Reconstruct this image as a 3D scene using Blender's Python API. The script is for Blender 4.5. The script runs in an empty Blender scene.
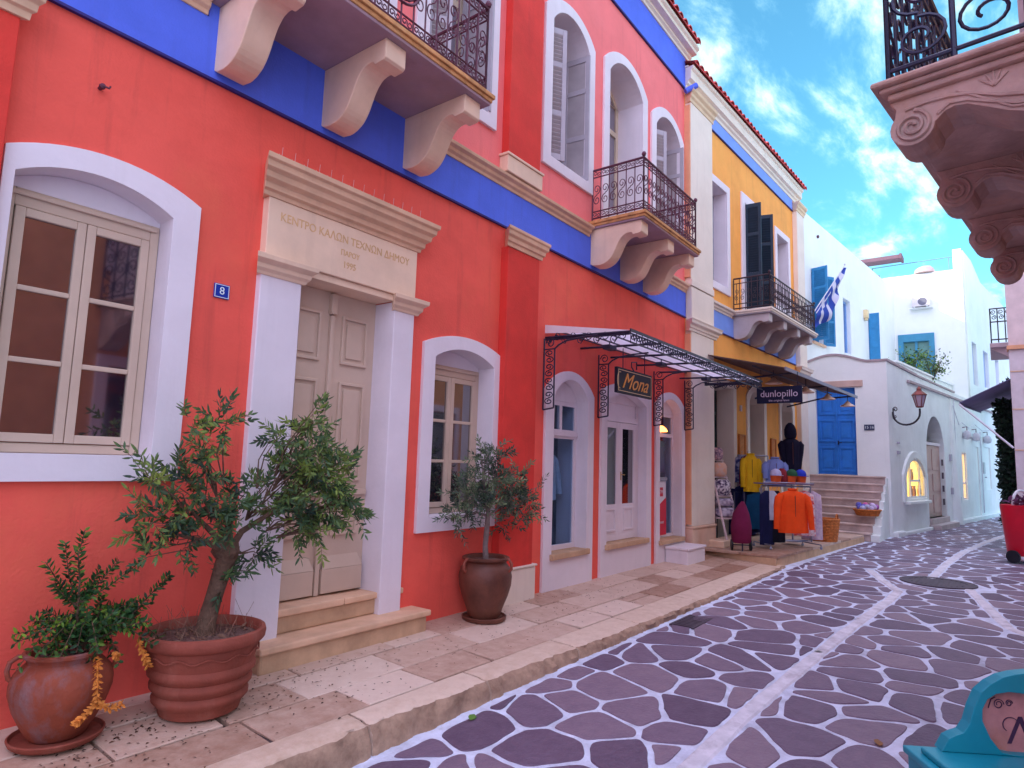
import bpy, math, random
import numpy as np
from mathutils import Vector, Matrix, noise
from mathutils.geometry import tessellate_polygon
R = math.radians
PI = math.pi
random.seed(7)
scn = bpy.context.scene
COL = scn.collection

# ------------------------------------------------------------------ materials
MATS = {}
def mat(name, col, rough=.7, metal=0., spec=.35, var=.12, vscale=3., bump=.0, bscale=40., col2=None, stain=0., stain_col=None,
        trans=0., emis=None, estr=0., coat=0., detail=5., sstain=1.2, streak=0.):
    if name in MATS: return MATS[name]
    m = bpy.data.materials.new(name); m.use_nodes = True
    nt = m.node_tree; N = nt.nodes; L = nt.links
    b = N['Principled BSDF']
    b.inputs['Roughness'].default_value = rough
    b.inputs['Metallic'].default_value = metal
    b.inputs['Specular IOR Level'].default_value = spec
    if coat: b.inputs['Coat Weight'].default_value = coat
    tc = N.new('ShaderNodeTexCoord')
    n1 = N.new('ShaderNodeTexNoise'); n1.inputs['Scale'].default_value = vscale; n1.inputs['Detail'].default_value = detail
    n1.inputs['Roughness'].default_value = .6
    L.new(tc.outputs['Object'], n1.inputs['Vector'])
    c = Vector(col)
    c2 = Vector(col2) if col2 else c * (1 - var)
    c1 = c * (1 + var) if not col2 else c
    mx = N.new('ShaderNodeMix'); mx.data_type = 'RGBA'
    mx.inputs[6].default_value = (min(1, c1[0]), min(1, c1[1]), min(1, c1[2]), 1)
    mx.inputs[7].default_value = (c2[0], c2[1], c2[2], 1)
    rmp = N.new('ShaderNodeMapRange'); rmp.inputs[1].default_value = .32; rmp.inputs[2].default_value = .68
    L.new(n1.outputs['Fac'], rmp.inputs[0]); L.new(rmp.outputs[0], mx.inputs[0])
    last = mx.outputs[2]
    if stain:
        n2 = N.new('ShaderNodeTexNoise'); n2.inputs['Scale'].default_value = sstain; n2.inputs['Detail'].default_value = 7
        n2.inputs['Roughness'].default_value = .7
        mp = N.new('ShaderNodeMapping'); mp.inputs['Scale'].default_value = (1, 1, .55); mp.inputs['Location'].default_value = (3.3, 1.7, 9.1)
        L.new(tc.outputs['Object'], mp.inputs[0]); L.new(mp.outputs[0], n2.inputs['Vector'])
        r2 = N.new('ShaderNodeMapRange'); r2.inputs[1].default_value = .5; r2.inputs[2].default_value = .72; r2.inputs[4].default_value = stain
        L.new(n2.outputs['Fac'], r2.inputs[0])
        m2 = N.new('ShaderNodeMix'); m2.data_type = 'RGBA'
        sc = stain_col or tuple(c * .6)
        m2.inputs[7].default_value = (sc[0], sc[1], sc[2], 1)
        L.new(r2.outputs[0], m2.inputs[0]); L.new(last, m2.inputs[6]); last = m2.outputs[2]
    if streak:
        for sc3, lo_, hi_, am, dk in (((7, 7, .55), .55, .75, streak, .55), ((.9, .9, 1.4), .50, .60, streak * .7, 1.25)):
            n3 = N.new('ShaderNodeTexNoise'); n3.inputs['Scale'].default_value = 1.; n3.inputs['Detail'].default_value = 6; n3.inputs['Roughness'].default_value = .65
            mp3 = N.new('ShaderNodeMapping'); mp3.inputs['Scale'].default_value = sc3; mp3.inputs['Location'].default_value = (5.1, 2.2, 1.3)
            L.new(tc.outputs['Object'], mp3.inputs[0]); L.new(mp3.outputs[0], n3.inputs['Vector'])
            r3 = N.new('ShaderNodeMapRange'); r3.inputs[1].default_value = lo_; r3.inputs[2].default_value = hi_; r3.inputs[4].default_value = am
            L.new(n3.outputs['Fac'], r3.inputs[0]); m3 = N.new('ShaderNodeMix'); m3.data_type = 'RGBA'
            q3 = c * dk; m3.inputs[7].default_value = (min(1, q3[0] + .02), min(1, q3[1] + .01), min(1, q3[2] + .01), 1)
            L.new(r3.outputs[0], m3.inputs[0]); L.new(last, m3.inputs[6]); last = m3.outputs[2]
    L.new(last, b.inputs['Base Color'])
    if bump:
        nb = N.new('ShaderNodeTexNoise'); nb.inputs['Scale'].default_value = bscale; nb.inputs['Detail'].default_value = 4
        L.new(tc.outputs['Object'], nb.inputs['Vector'])
        ad = N.new('ShaderNodeMath'); ad.operation = 'MULTIPLY_ADD'; ad.inputs[1].default_value = 1.6
        L.new(n1.outputs['Fac'], ad.inputs[0]); L.new(nb.outputs['Fac'], ad.inputs[2])
        bp = N.new('ShaderNodeBump'); bp.inputs['Strength'].default_value = bump; bp.inputs['Distance'].default_value = .01
        L.new(ad.outputs[0], bp.inputs['Height']); L.new(bp.outputs[0], b.inputs['Normal'])
    if emis:
        b.inputs['Emission Color'].default_value = (*emis, 1); b.inputs['Emission Strength'].default_value = estr
    if trans:
        out = N['Material Output']; tr = N.new('ShaderNodeBsdfTransparent'); ms = N.new('ShaderNodeMixShader')
        tr.inputs[0].default_value = (.8, .9, 1, 1)
        ms.inputs[0].default_value = trans
        L.new(b.outputs[0], ms.inputs[1]); L.new(tr.outputs[0], ms.inputs[2]); L.new(ms.outputs[0], out.inputs[0])
    MATS[name] = m
    return m

def attr_mat(name, c1, c2, rough=.6, attr='tint', bump=.4, bscale=60., spec=.3, c3=None):
    """colour mixed per face by a stored attribute plus fine noise"""
    m = bpy.data.materials.new(name); m.use_nodes = True
    nt = m.node_tree; N = nt.nodes; L = nt.links; b = N['Principled BSDF']
    b.inputs['Roughness'].default_value = rough; b.inputs['Specular IOR Level'].default_value = spec
    at = N.new('ShaderNodeAttribute'); at.attribute_name = attr
    tc = N.new('ShaderNodeTexCoord')
    n = N.new('ShaderNodeTexNoise'); n.inputs['Scale'].default_value = 9; n.inputs['Detail'].default_value = 8; n.inputs['Roughness'].default_value = .7
    L.new(tc.outputs['Object'], n.inputs['Vector'])
    ma = N.new('ShaderNodeMath'); ma.operation = 'MULTIPLY_ADD'; ma.inputs[1].default_value = .9; ma.use_clamp = True
    sb = N.new('ShaderNodeMath'); sb.operation = 'SUBTRACT'; sb.inputs[1].default_value = .45
    L.new(at.outputs['Fac'], sb.inputs[0])
    L.new(n.outputs['Fac'], ma.inputs[0]); L.new(sb.outputs[0], ma.inputs[2])
    cr = N.new('ShaderNodeValToRGB'); cr.color_ramp.elements[0].color = (*c1, 1); cr.color_ramp.elements[1].color = (*c2, 1)
    if c3:
        e = cr.color_ramp.elements.new(.5); e.color = (*c3, 1)
    L.new(ma.outputs[0], cr.inputs[0]); L.new(cr.outputs[0], b.inputs['Base Color'])
    nb = N.new('ShaderNodeTexNoise'); nb.inputs['Scale'].default_value = bscale; nb.inputs['Detail'].default_value = 5
    L.new(tc.outputs['Object'], nb.inputs['Vector'])
    bp = N.new('ShaderNodeBump'); bp.inputs['Strength'].default_value = bump; bp.inputs['Distance'].default_value = .01
    L.new(nb.outputs['Fac'], bp.inputs['Height']); L.new(bp.outputs[0], b.inputs['Normal'])
    MATS[name] = m
    return m

RED   = mat('red_plaster', (.84, .112, .080), .85, bump=.35, bscale=55, var=.10, vscale=1.3, stain=.5, stain_col=(.84, .20, .09), sstain=.7, streak=.45)
DRED  = mat('dark_red_plaster', (.70, .045, .032), .8, bump=.3, bscale=60, var=.12, vscale=2, stain=.3, stain_col=(.6, .07, .03), streak=.4)
BLUE  = mat('blue_plaster', (.095, .17, .79), .8, bump=.25, bscale=60, var=.1, vscale=1.6, streak=.3)
NAVYT = mat('navy_shadow_line', (.03, .02, .16), .7)  # thin moulding under the bands, its shadow line put into the dark navy
LAV   = mat('white_lime_paint', (.78, .71, .76), .75, bump=.18, bscale=30, var=.05, vscale=1.5, stain=.12, stain_col=(.55, .42, .44), streak=.16)
STONE = mat('warm_marble', (.72, .46, .30), .65, bump=.25, bscale=25, var=.14, vscale=3.5, stain=.35, stain_col=(.55, .33, .17), sstain=2., streak=.35)
PANEL = mat('pale_marble', (.82, .59, .43), .6, bump=.12, bscale=25, var=.09, vscale=2.5, stain=.35, stain_col=(.66, .42, .25), sstain=1.6, streak=.2)
STEP  = mat('step_stone', (.56, .36, .22), .7, bump=.35, bscale=30, var=.18, vscale=4, stain=.5, stain_col=(.36, .22, .13), sstain=3)
WOOD  = mat('beige_paint', (.60, .45, .35), .55, bump=.08, bscale=40, var=.06, vscale=3, stain=.15, stain_col=(.5, .34, .22))
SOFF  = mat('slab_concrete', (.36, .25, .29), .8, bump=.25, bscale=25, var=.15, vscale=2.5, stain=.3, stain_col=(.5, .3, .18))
RUST  = mat('rusty_edge', (.56, .28, .11), .8, bump=.4, bscale=50, var=.3, vscale=9, stain=.6, stain_col=(.66, .42, .2), sstain=5)
IRON  = mat('wrought_iron', (.10, .018, .045), .55, metal=.0, spec=.5, var=.4, vscale=20)
IRONB = mat('black_iron', (.02, .02, .05), .45, metal=.2, spec=.5, var=.2, vscale=20)
SHUT  = mat('grey_shutter', (.44, .40, .45), .6, var=.08, vscale=4, bump=.1)
SHUTP = mat('shutter_panel', (.40, .35, .37), .65, var=.1, vscale=4)
GLASS = mat('dark_glass', (.012, .010, .02), .04, spec=.9, var=.1)
GLASS.node_tree.nodes['Principled BSDF'].inputs['IOR'].default_value = 2.3
CLEAR = mat('shop_glass', (.03, .05, .07), .04, spec=.8, trans=.88)
DARK  = mat('dark_room', (.05, .045, .06), .9)
ROOM  = mat('room_wall', (.30, .33, .38), .9)
OCHRE = mat('ochre_plaster', (.92, .385, .08), .8, bump=.25, bscale=50, var=.09, vscale=1.8, stain=.3, stain_col=(.80, .30, .07), streak=.3)
CREAM = mat('cream_plaster', (.80, .70, .60), .75, bump=.15, bscale=30, var=.05, vscale=2, stain=.2, stain_col=(.7, .52, .42), streak=.2)
PEACH = mat('peach_plaster', (.75, .38, .22), .8, bump=.2, var=.1)
LBLUE = mat('light_blue_plaster', (.20, .34, .84), .8, bump=.2, var=.07)
TILE  = mat('roof_tile', (.50, .06, .06), .75, bump=.3, bscale=30, var=.35, vscale=6, stain=.4, stain_col=(.62, .25, .2), sstain=8)
WHITE = mat('whitewash', (.82, .87, .86), .8, bump=.25, bscale=14, var=.04, vscale=1.2, stain=.10, stain_col=(.6, .6, .66), streak=.10)
WHITE2 = mat('old_whitewash', (.79, .83, .84), .85, bump=.5, bscale=9, var=.06, vscale=1.4, stain=.15, stain_col=(.58, .58, .66), streak=.2)
BLUED = mat('blue_door_paint', (.025, .20, .66), .5, bump=.1, var=.12, vscale=5)
BLUEW = mat('azure_paint', (.03, .24, .50), .55, var=.12, vscale=5)
DSHUT = mat('dark_green_shutter', (.012, .03, .055), .55, var=.15, vscale=6)
TERRA = mat('terracotta', (.25, .060, .038), .75, bump=.3, bscale=40, var=.18, vscale=5, stain=.35, stain_col=(.42, .20, .15), sstain=3.5)
TERR2 = mat('weathered_terracotta', (.25, .055, .028), .8, bump=.4, bscale=45, var=.25, vscale=4, stain=.9, stain_col=(.20, .15, .17), sstain=3.4)
TERR3 = mat('dark_glazed_clay', (.13, .045, .03), .5, bump=.25, bscale=40, var=.3, vscale=5, stain=.5, stain_col=(.22, .08, .04), sstain=4)
SOIL  = mat('soil', (.10, .05, .04), .95, bump=1., bscale=60, var=.5, vscale=30, col2=(.22, .13, .11))
BARK  = mat('bark', (.13, .075, .05), .95, bump=1., bscale=60, var=.35, vscale=14)
BARKG = mat('grey_bark', (.22, .17, .16), .95, bump=1., bscale=60, var=.3, vscale=14)
GROUT = mat('white_painted_grout', (.62, .66, .80), .85, bump=.8, bscale=40, var=.16, vscale=7, stain=.7, stain_col=(.28, .27, .32), sstain=3.2)
MORT  = mat('dirt_mortar', (.07, .045, .045), .95, bump=.6, bscale=60, var=.3, vscale=20)
KERB  = mat('kerb_stone', (.46, .37, .30), .85, bump=.9, bscale=18, var=.25, vscale=6, stain=.6, stain_col=(.20, .12, .09), sstain=3)

# ------------------------------------------------------------------ mesh builder
class MB:
    def __init__(s): s.v = []; s.f = []; s.t = []
    def add(s, vs, fs, tint=None):
        o = len(s.v); s.v += [tuple(p) for p in vs]; s.f += [tuple(i + o for i in q) for q in fs]
        s.t += [0.5 if tint is None else tint] * len(fs)
        return s
    def box(s, x0, x1, y0, y1, z0, z1, tint=None):
        vs = [(x, y, z) for z in (z0, z1) for y in (y0, y1) for x in (x0, x1)]
        return s.add(vs, [(0, 2, 3, 1), (4, 5, 7, 6), (0, 1, 5, 4), (2, 6, 7, 3), (0, 4, 6, 2), (1, 3, 7, 5)], tint)
    def plate(s, outer, holes=(), y0=0., y1=.1, axis='y', tint=None):
        """outer/holes: lists of (a,b). axis y: (x,z) polygon extruded in y; x: (y,z) extruded in x; z: (x,y) extruded in z"""
        loops = [list(outer)] + [list(h) for h in holes]
        pts = [p for l in loops for p in l]
        tris = tessellate_polygon([[Vector((p[0], p[1], 0)) for p in l] for l in loops])
        def P(p, d):
            return (p[0], d, p[1]) if axis == 'y' else ((d, p[0], p[1]) if axis == 'x' else (p[0], p[1], d))
        n = len(pts)
        vs = [P(p, y0) for p in pts] + [P(p, y1) for p in pts]
        fs = [tuple(t) for t in tris] + [tuple(i + n for i in reversed(t)) for t in tris]
        o = 0
        for l in loops:
            k = len(l)
            for i in range(k):
                a = o + i; b = o + (i + 1) % k
                fs.append((a, b, b + n, a + n))
            o += k
        return s.add(vs, fs, tint)
    def mould(s, prof, x0, x1, mitre=0.):
        """profile [(out,z)] closed polygon, out = distance proud of the wall, run along x, with returned (mitred) ends"""
        n = len(prof)
        vs = [(x0 - mitre * max(0, o), -o, z) for o, z in prof] + [(x1 + mitre * max(0, o), -o, z) for o, z in prof]
        fs = [(i, (i + 1) % n, (i + 1) % n + n, i + n) for i in range(n)]
        t = tessellate_polygon([[Vector((o, z, 0)) for o, z in prof]])
        fs += [tuple(q) for q in t] + [tuple(i + n for i in reversed(q)) for q in t]
        return s.add(vs, fs)
    def lathe(s, prof, c=(0, 0, 0), n=32, wob=0.):
        vs = []
        for r, z in prof:
            for k in range(n):
                a = 2 * PI * k / n
                rr = r * (1 + wob * math.sin(3 * a + z * 5))
                vs.append((c[0] + rr * math.cos(a), c[1] + rr * math.sin(a), c[2] + z))
        fs = []
        for j in range(len(prof) - 1):
            for k in range(n):
                fs.append((j * n + k, j * n + (k + 1) % n, (j + 1) * n + (k + 1) % n, (j + 1) * n + k))
        return s.add(vs, fs)
    def tube(s, pts, r, n=6, r2=None, cap=True):
        pts = [Vector(p) for p in pts]; m = len(pts)
        if m < 2: return s
        vs = []; up = None
        for i, p in enumerate(pts):
            d = (pts[min(i + 1, m - 1)] - pts[max(i - 1, 0)])
            if d.length < 1e-9: d = Vector((0, 0, 1))
            d.normalize()
            if up is None:
                up = d.orthogonal().normalized()
            else:
                up = (up - d * up.dot(d))
                up = up.normalized() if up.length > 1e-6 else d.orthogonal().normalized()
            w = d.cross(up)
            rr = r if r2 is None else r + (r2 - r) * i / (m - 1)
            if isinstance(r, (list, tuple)): rr = r[i]
            for k in range(n):
                a = 2 * PI * k / n
                vs.append(p + (up * math.cos(a) + w * math.sin(a)) * rr)
        fs = [(i * n + k, i * n + (k + 1) % n, (i + 1) * n + (k + 1) % n, (i + 1) * n + k) for i in range(m - 1) for k in range(n)]
        if cap: fs += [tuple(reversed(range(n))), tuple(range((m - 1) * n, m * n))]
        return s.add(vs, fs)
    def loft(s, secs, n=20, fold=0., nf=7, seed=0, cap=True):
        """secs: (x,y,z,rx,ry) horizontal ellipses"""
        vs = []
        for j, (x, y, z, rx, ry) in enumerate(secs):
            for k in range(n):
                a = 2 * PI * k / n
                w = 1 + fold * (j / max(1, len(secs) - 1)) * math.sin(nf * a + seed + j * .3)
                vs.append((x + rx * w * math.cos(a), y + ry * w * math.sin(a), z))
        m = len(secs)
        fs = [(i * n + k, i * n + (k + 1) % n, (i + 1) * n + (k + 1) % n, (i + 1) * n + k) for i in range(m - 1) for k in range(n)]
        if cap: fs += [tuple(reversed(range(n))), tuple(range((m - 1) * n, m * n))]
        return s.add(vs, fs)
    def merge(s, o, M=None):
        vs = o.v if M is None else [tuple(M @ Vector(p)) for p in o.v]
        k = len(s.v); s.v += vs; s.f += [tuple(i + k for i in q) for q in o.f]; s.t += o.t
        return s
    def build(s, name, m, parent=None, smooth=False, bevel=0., label=None, bseg=2, weld=False):
        me = bpy.data.meshes.new(name); me.from_pydata(s.v, [], s.f); me.update()
        import bmesh
        bm = bmesh.new(); bm.from_mesh(me)
        if weld: bmesh.ops.remove_doubles(bm, verts=bm.verts, dist=1e-5)
        bmesh.ops.recalc_face_normals(bm, faces=bm.faces)
        bm.to_mesh(me); bm.free()
        if any(t != .5 for t in s.t) and len(me.polygons) == len(s.t):
            a = me.attributes.new('tint', 'FLOAT', 'FACE'); a.data.foreach_set('value', s.t)
        me.materials.append(m)
        if smooth:
            me.polygons.foreach_set('use_smooth', [True] * len(me.polygons))
        ob = bpy.data.objects.new(name, me); COL.objects.link(ob)
        if smooth == 'auto' or smooth:
            try: me.set_sharp_from_angle(angle=R(42))
            except Exception: pass
        if bevel:
            b = ob.modifiers.new('bevel', 'BEVEL'); b.width = bevel; b.segments = bseg; b.limit_method = 'ANGLE'; b.angle_limit = R(40)
        if parent is not None: ob.parent = parent
        if label: ob['label'] = label
        return ob

def thing(name, label, cat, loc=(0, 0, 0), rz=0., group=None):
    o = bpy.data.objects.new(name, None); COL.objects.link(o); o.location = loc; o.rotation_euler = (0, 0, rz)
    o.empty_display_size = .2
    o['label'] = label; o['category'] = cat
    if group: o['group'] = group
    return o
def tag(o, label, cat, group=None):
    o['label'] = label; o['category'] = cat
    if group: o['group'] = group
    return o
def struct(o, kind='structure'):
    o['kind'] = kind; return o

def arch(x0, x1, z0, z1, rise, n=16):
    """opening outline: rectangle to the springing z1 with a segmental arch of the given rise"""
    p = [(x0, z0), (x1, z0)]
    w = (x1 - x0) / 2; c = (x0 + x1) / 2
    if rise <= 0: return p + [(x1, z1), (x0, z1)]
    rad = (w * w + rise * rise) / (2 * rise); a0 = math.asin(min(1, w / rad))
    if rise > w: a0 = PI - a0
    for i in range(n + 1):
        a = a0 - 2 * a0 * i / n
        p.append((c + rad * math.sin(a), z1 + rise - rad + rad * math.cos(a)))
    return p

def spiral(cx, cz, r0, r1, a0, turns, n=22):
    out = []
    for i in range(n + 1):
        t = i / n; a = a0 + turns * 2 * PI * t; r = r0 + (r1 - r0) * t
        out.append((cx + r * math.cos(a), cz + r * math.sin(a)))
    return out
def s_scroll(x, z0, z1, w, flip=1):
    """an S of two opposed spirals between z0 and z1, centred on x: list of (x,z)"""
    h = z1 - z0; r = h * .24
    top = spiral(x, z1 - r, r, r * .25, -PI / 2 if flip > 0 else -PI / 2, flip * 1.35)
    bot = spiral(x, z0 + r, r, r * .25, PI / 2, flip * 1.35)
    pts = list(reversed(top)) + bot
    return [(x + (p[0] - x) * w / (2 * r), p[1]) for p in pts]

def text_mb(txt, size, depth=.003, shear=0.):
    cu = bpy.data.curves.new('t', 'FONT'); cu.body = txt; cu.size = size; cu.extrude = depth; cu.align_x = 'CENTER'; cu.align_y = 'CENTER'
    cu.shear = shear; cu.resolution_u = 3
    o = bpy.data.objects.new('t', cu); COL.objects.link(o)
    dg = bpy.context.evaluated_depsgraph_get(); dg.update()
    me = o.evaluated_get(dg).to_mesh()
    mb = MB(); mb.add([tuple(v.co) for v in me.vertices], [tuple(p.vertices) for p in me.polygons])
    o.evaluated_get(dg).to_mesh_clear()
    bpy.data.objects.remove(o); bpy.data.curves.remove(cu)
    return mb
def text_wall(txt, size, x, y, z, depth=.003, shear=0., sx=1.):
    """text standing on a wall facing -y"""
    t = text_mb(txt, size, depth, shear)
    m = MB(); m.merge(t, Matrix.Translation((x, y, z)) @ Matrix.Rotation(PI / 2, 4, 'X') @ Matrix.Diagonal((sx, 1, 1, 1)))
    return m

# ------------------------------------------------------------------ street
def zs(x):
    pts = [(-30, -.24), (1, -.22), (2.8, -.17), (4.5, -.10), (7, -.06), (10.5, -.04), (14, -.01), (18, 0), (200, 0)]
    for (a, za), (b, zb) in zip(pts, pts[1:]):
        if x <= b: return za + (zb - za) * max(0, (x - a)) / (b - a)
    return 0
def kerb_y(x):    # street edge on the left
    pts = [(-30, -1.31), (3, -1.31), (5, -1.40), (7.5, -1.45), (11, -1.45), (15.8, -1.78), (17.7, -2.13), (32.2, -4.3), (60, -8.5)]
    for (a, ya), (b, yb) in zip(pts, pts[1:]):
        if x <= b: return ya + (yb - ya) * (x - a) / (b - a)
    return -8
g = MB()
xs = [-30, -12, 0, 1, 2.8, 4.5, 7, 10.5, 14, 18, 24, 36, 60]
ys = [-14, -9, -6, -4, -2, 0, 3]
vs = [(x, y, zs(x) - .0035) for x in xs for y in ys]
k = len(ys)
g.add(vs, [(i * k + j, (i + 1) * k + j, (i + 1) * k + j + 1, i * k + j + 1) for i in range(len(xs) - 1) for j in range(k - 1)])
street = struct(g.build('street', GROUT))
gr = MB(); gr.add([(-900, -900, -.4), (900, -900, -.4), (900, 900, -.4), (-900, 900, -.4)], [(0, 1, 2, 3)])
struct(gr.build('ground', mat('earth', (.25, .22, .2), .9)))

CH1 = [(3.0, -2.70), (3.64, -2.76), (4.8, -2.80), (7.28, -2.92), (9.4, -3.05), (10.06, -3.06), (10.9, -2.75), (11.7, -2.5)]
CH1 = [(-2, -2.6)] + CH1
CH2 = [(11.5, -3.32), (13.4, -3.40), (15.55, -3.55), (18.5, -3.9), (20.9, -4.25), (26, -5.1)]
CH3 = [(5.6, -9), (6.5, -5.5), (8.6, -4.2), (10.9, -3.8)]
def clip(poly, nx, ny, d):
    """keep points with nx*x+ny*y <= d"""
    out = []
    for i in range(len(poly)):
        a = poly[i]; b = poly[(i + 1) % len(poly)]
        da = nx * a[0] + ny * a[1] - d; db = nx * b[0] + ny * b[1] - d
        if da <= 0: out.append(a)
        if (da < 0 < db) or (db < 0 < da):
            t = da / (da - db); out.append((a[0] + (b[0] - a[0]) * t, a[1] + (b[1] - a[1]) * t))
    return out
rs = random.Random(11)
sites = []
# jittered rows running across the street; stones wider than deep as laid
x = -1.
row = 0
while x < 36:
    dx = rs.uniform(.27, .45) if x < 20 else rs.uniform(.45, .6)
    y = -1.0 - rs.random() * .35 + (kerb_y(x) + 1.27)
    while y > -8.5 - max(0, x - 18) * .15:
        dy = rs.choice([.26, .34, .44, .56, .78])
        sites.append((x + rs.uniform(-.15, .15), y + rs.uniform(-.12, .12)))
        y -= dy
    x += dx
S = np.array(sites)
stones = MB()
segs = [(a, b) for ch in (CH1, CH2, CH3) for a, b in zip(ch, ch[1:])]
MH = (11.2, -3.42, .47)
ang_rot = R(-14)
for idx, (px, py) in enumerate(sites):
    if py > kerb_y(px) + .45: continue
    if math.hypot(px - MH[0], py - MH[1]) < MH[2]: continue
    d = np.hypot(S[:, 0] - px, S[:, 1] - py); near = np.argsort(d)[1:17]
    poly = [(px - .8, py - .8), (px + .8, py - .8), (px + .8, py + .8), (px - .8, py + .8)]
    gap = rs.uniform(.009, .019) + .0011 * max(0, px - 5)
    for j in near:
        qx, qy = S[j]; nx, ny = qx - px, qy - py; l = math.hypot(nx, ny)
        if l < 1e-6: continue
        nx /= l; ny /= l
        poly = clip(poly, nx, ny, nx * (px + qx) / 2 + ny * (py + qy) / 2 - gap)
        if len(poly) < 3: break
    if len(poly) < 3: continue
    polys = [poly]
    for (a, b) in segs:
        ex, ey = b[0] - a[0], b[1] - a[1]; l = math.hypot(ex, ey); t = ((px - a[0]) * ex + (py - a[1]) * ey) / l / l
        if -.15 < t < 1.15:
            nx, ny = -ey / l, ex / l; sd = (px - a[0]) * nx + (py - a[1]) * ny
            if abs(sd) < .9:
                w = .072; c0 = nx * a[0] + ny * a[1]; new = []
                for q_ in polys:
                    for q2 in (clip(q_, -nx, -ny, -c0 - w), clip(q_, nx, ny, c0 - w)):
                        if len(q2) >= 3: new.append(q2)
                polys = new
    for poly in polys:
        # kerb
        x1 = px - .8; x2 = px + .8; y1 = kerb_y(x1); y2 = kerb_y(x2); ex, ey = x2 - x1, y2 - y1; l = math.hypot(ex, ey)
        nx, ny = -ey / l, ex / l
        poly = clip(poly, nx, ny, nx * x1 + ny * y1 - .055)
        if len(poly) < 3: continue
        # manhole
        dd = math.hypot(px - MH[0], py - MH[1])
        if dd < 1.3:
            nx, ny = (MH[0] - px) / dd, (MH[1] - py) / dd
            poly = clip(poly, nx, ny, nx * MH[0] + ny * MH[1] - MH[2] - .06)
            if len(poly) < 3: continue
        # drop tiny edges, round corners (Chaikin), wobble
        q = [p for i, p in enumerate(poly) if math.dist(p, poly[i - 1]) > .03]
        if len(q) < 3: continue
        area = abs(sum(q[i - 1][0] * q[i][1] - q[i][0] * q[i - 1][1] for i in range(len(q)))) / 2
        if area < .006: continue
        for it in range(3 if px < 16 else 2):
            nq = []
            for i in range(len(q)):
                a = q[i]; b = q[(i + 1) % len(q)]
                c1 = .13 if it == 0 else .25
                nq += [(a[0] + (b[0] - a[0]) * c1, a[1] + (b[1] - a[1]) * c1), (a[0] + (b[0] - a[0]) * (1 - c1), a[1] + (b[1] - a[1]) * (1 - c1))]
            q = nq
        if px < 12:
            q = [(p[0] + .016 * noise.noise(Vector((p[0] * 9, p[1] * 9, 0))), p[1] + .016 * noise.noise(Vector((p[0] * 7, p[1] * 7, 5)))) for p in q]
        cx = sum(p[0] for p in q) / len(q); cy = sum(p[1] for p in q) / len(q)
        n = len(q); h = (.002 + rs.random() * .004) if px < 7 else .001
        tx, ty = (rs.uniform(-.005, .005), rs.uniform(-.005, .005)) if px < 7 else (0, 0)
        top = [(cx + (p[0] - cx) * .965, cy + (p[1] - cy) * .965) for p in q]
        vv = [(p[0], p[1], zs(p[0]) - .012) for p in q] + [(p[0], p[1], zs(p[0]) + h + (p[0] - cx) * tx + (p[1] - cy) * ty) for p in top]
        tint = rs.random() * .8 + .1
        stones.add(vv, [tuple(range(n, 2 * n))] + [(i, (i + 1) % n, (i + 1) % n + n, i + n) for i in range(n)], tint)
STONEP = attr_mat('paving_stone', (.105, .065, .110), (.27, .19, .235), rough=.55, bump=.9, bscale=38, c3=(.175, .118, .175), spec=.4)
so = struct(stones.build('street_paving', STONEP))
# painted drainage channels
chm = MB()
for ch in (CH1, CH2, CH3):
    L_ = []; R_ = []
    pts = []
    for a, b in zip(ch, ch[1:]):
        nn = max(2, int(math.dist(a, b) / .12))
        pts += [(a[0] + (b[0] - a[0]) * i / nn, a[1] + (b[1] - a[1]) * i / nn) for i in range(nn)]
    pts.append(ch[-1])
    vv = []
    for i, p in enumerate(pts):
        a = pts[max(0, i - 1)]; b = pts[min(len(pts) - 1, i + 1)]
        l = math.dist(a, b); nx, ny = -(b[1] - a[1]) / l, (b[0] - a[0]) / l
        w = .062 + .012 * noise.noise(Vector((p[0] * 3, p[1] * 3, 1)))
        z = zs(p[0])
        vv += [(p[0] + nx * w, p[1] + ny * w, z - .008), (p[0] + nx * w * .7, p[1] + ny * w * .7, z + .006), (p[0] - nx * w * .7, p[1] - ny * w * .7, z + .006), (p[0] - nx * w, p[1] - ny * w, z - .008)]
    chm.add(vv, [(i * 4 + j, (i + 1) * 4 + j, (i + 1) * 4 + j + 1, i * 4 + j + 1) for i in range(len(pts) - 1) for j in range(3)])
struct(chm.build('painted_channel', mat('worn_white_paint', (.66, .64, .70), .8, bump=.8, bscale=30, var=.16, vscale=9, stain=.75, stain_col=(.36, .30, .33), sstain=5)))
mh = thing('manhole_cover', 'round grey cast-iron manhole cover set in the street paving', 'manhole cover', (MH[0], MH[1], zs(MH[0])))
c = MB(); c.lathe([(0, .004), (.36, .004), (.36, .010), (.43, .010), (.43, -.01)], n=40)
for i in range(-5, 6):
    y = i * .06; w = math.sqrt(max(0, .34 ** 2 - y * y))
    c.box(-w, w, y - .012, y + .012, .004, .010)
c.build('cover', mat('cast_iron', (.09, .07, .09), .6, metal=.3, var=.2, vscale=10), mh)
c = MB(); c.lathe([(.435, .0), (.435, .012), (.47, .012), (.47, -.01)], n=40); c.build('rim', MATS['cast_iron'], mh)
# street drain seen by the kerb
dg = thing('drain_grate', 'small dark rectangular drain grate beside the kerb', 'drain', (6.55, -1.62, zs(6.55)), R(0))
c = MB()
for i in range(9): c.box(-.24 + i * .058, -.21 + i * .058, -.10, .10, -.004, .010)
c.box(-.27, .27, .10, .125, -.004, .011); c.box(-.27, .27, -.125, -.10, -.004, .011)
c.build('grate', MATS['cast_iron'], dg)

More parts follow.
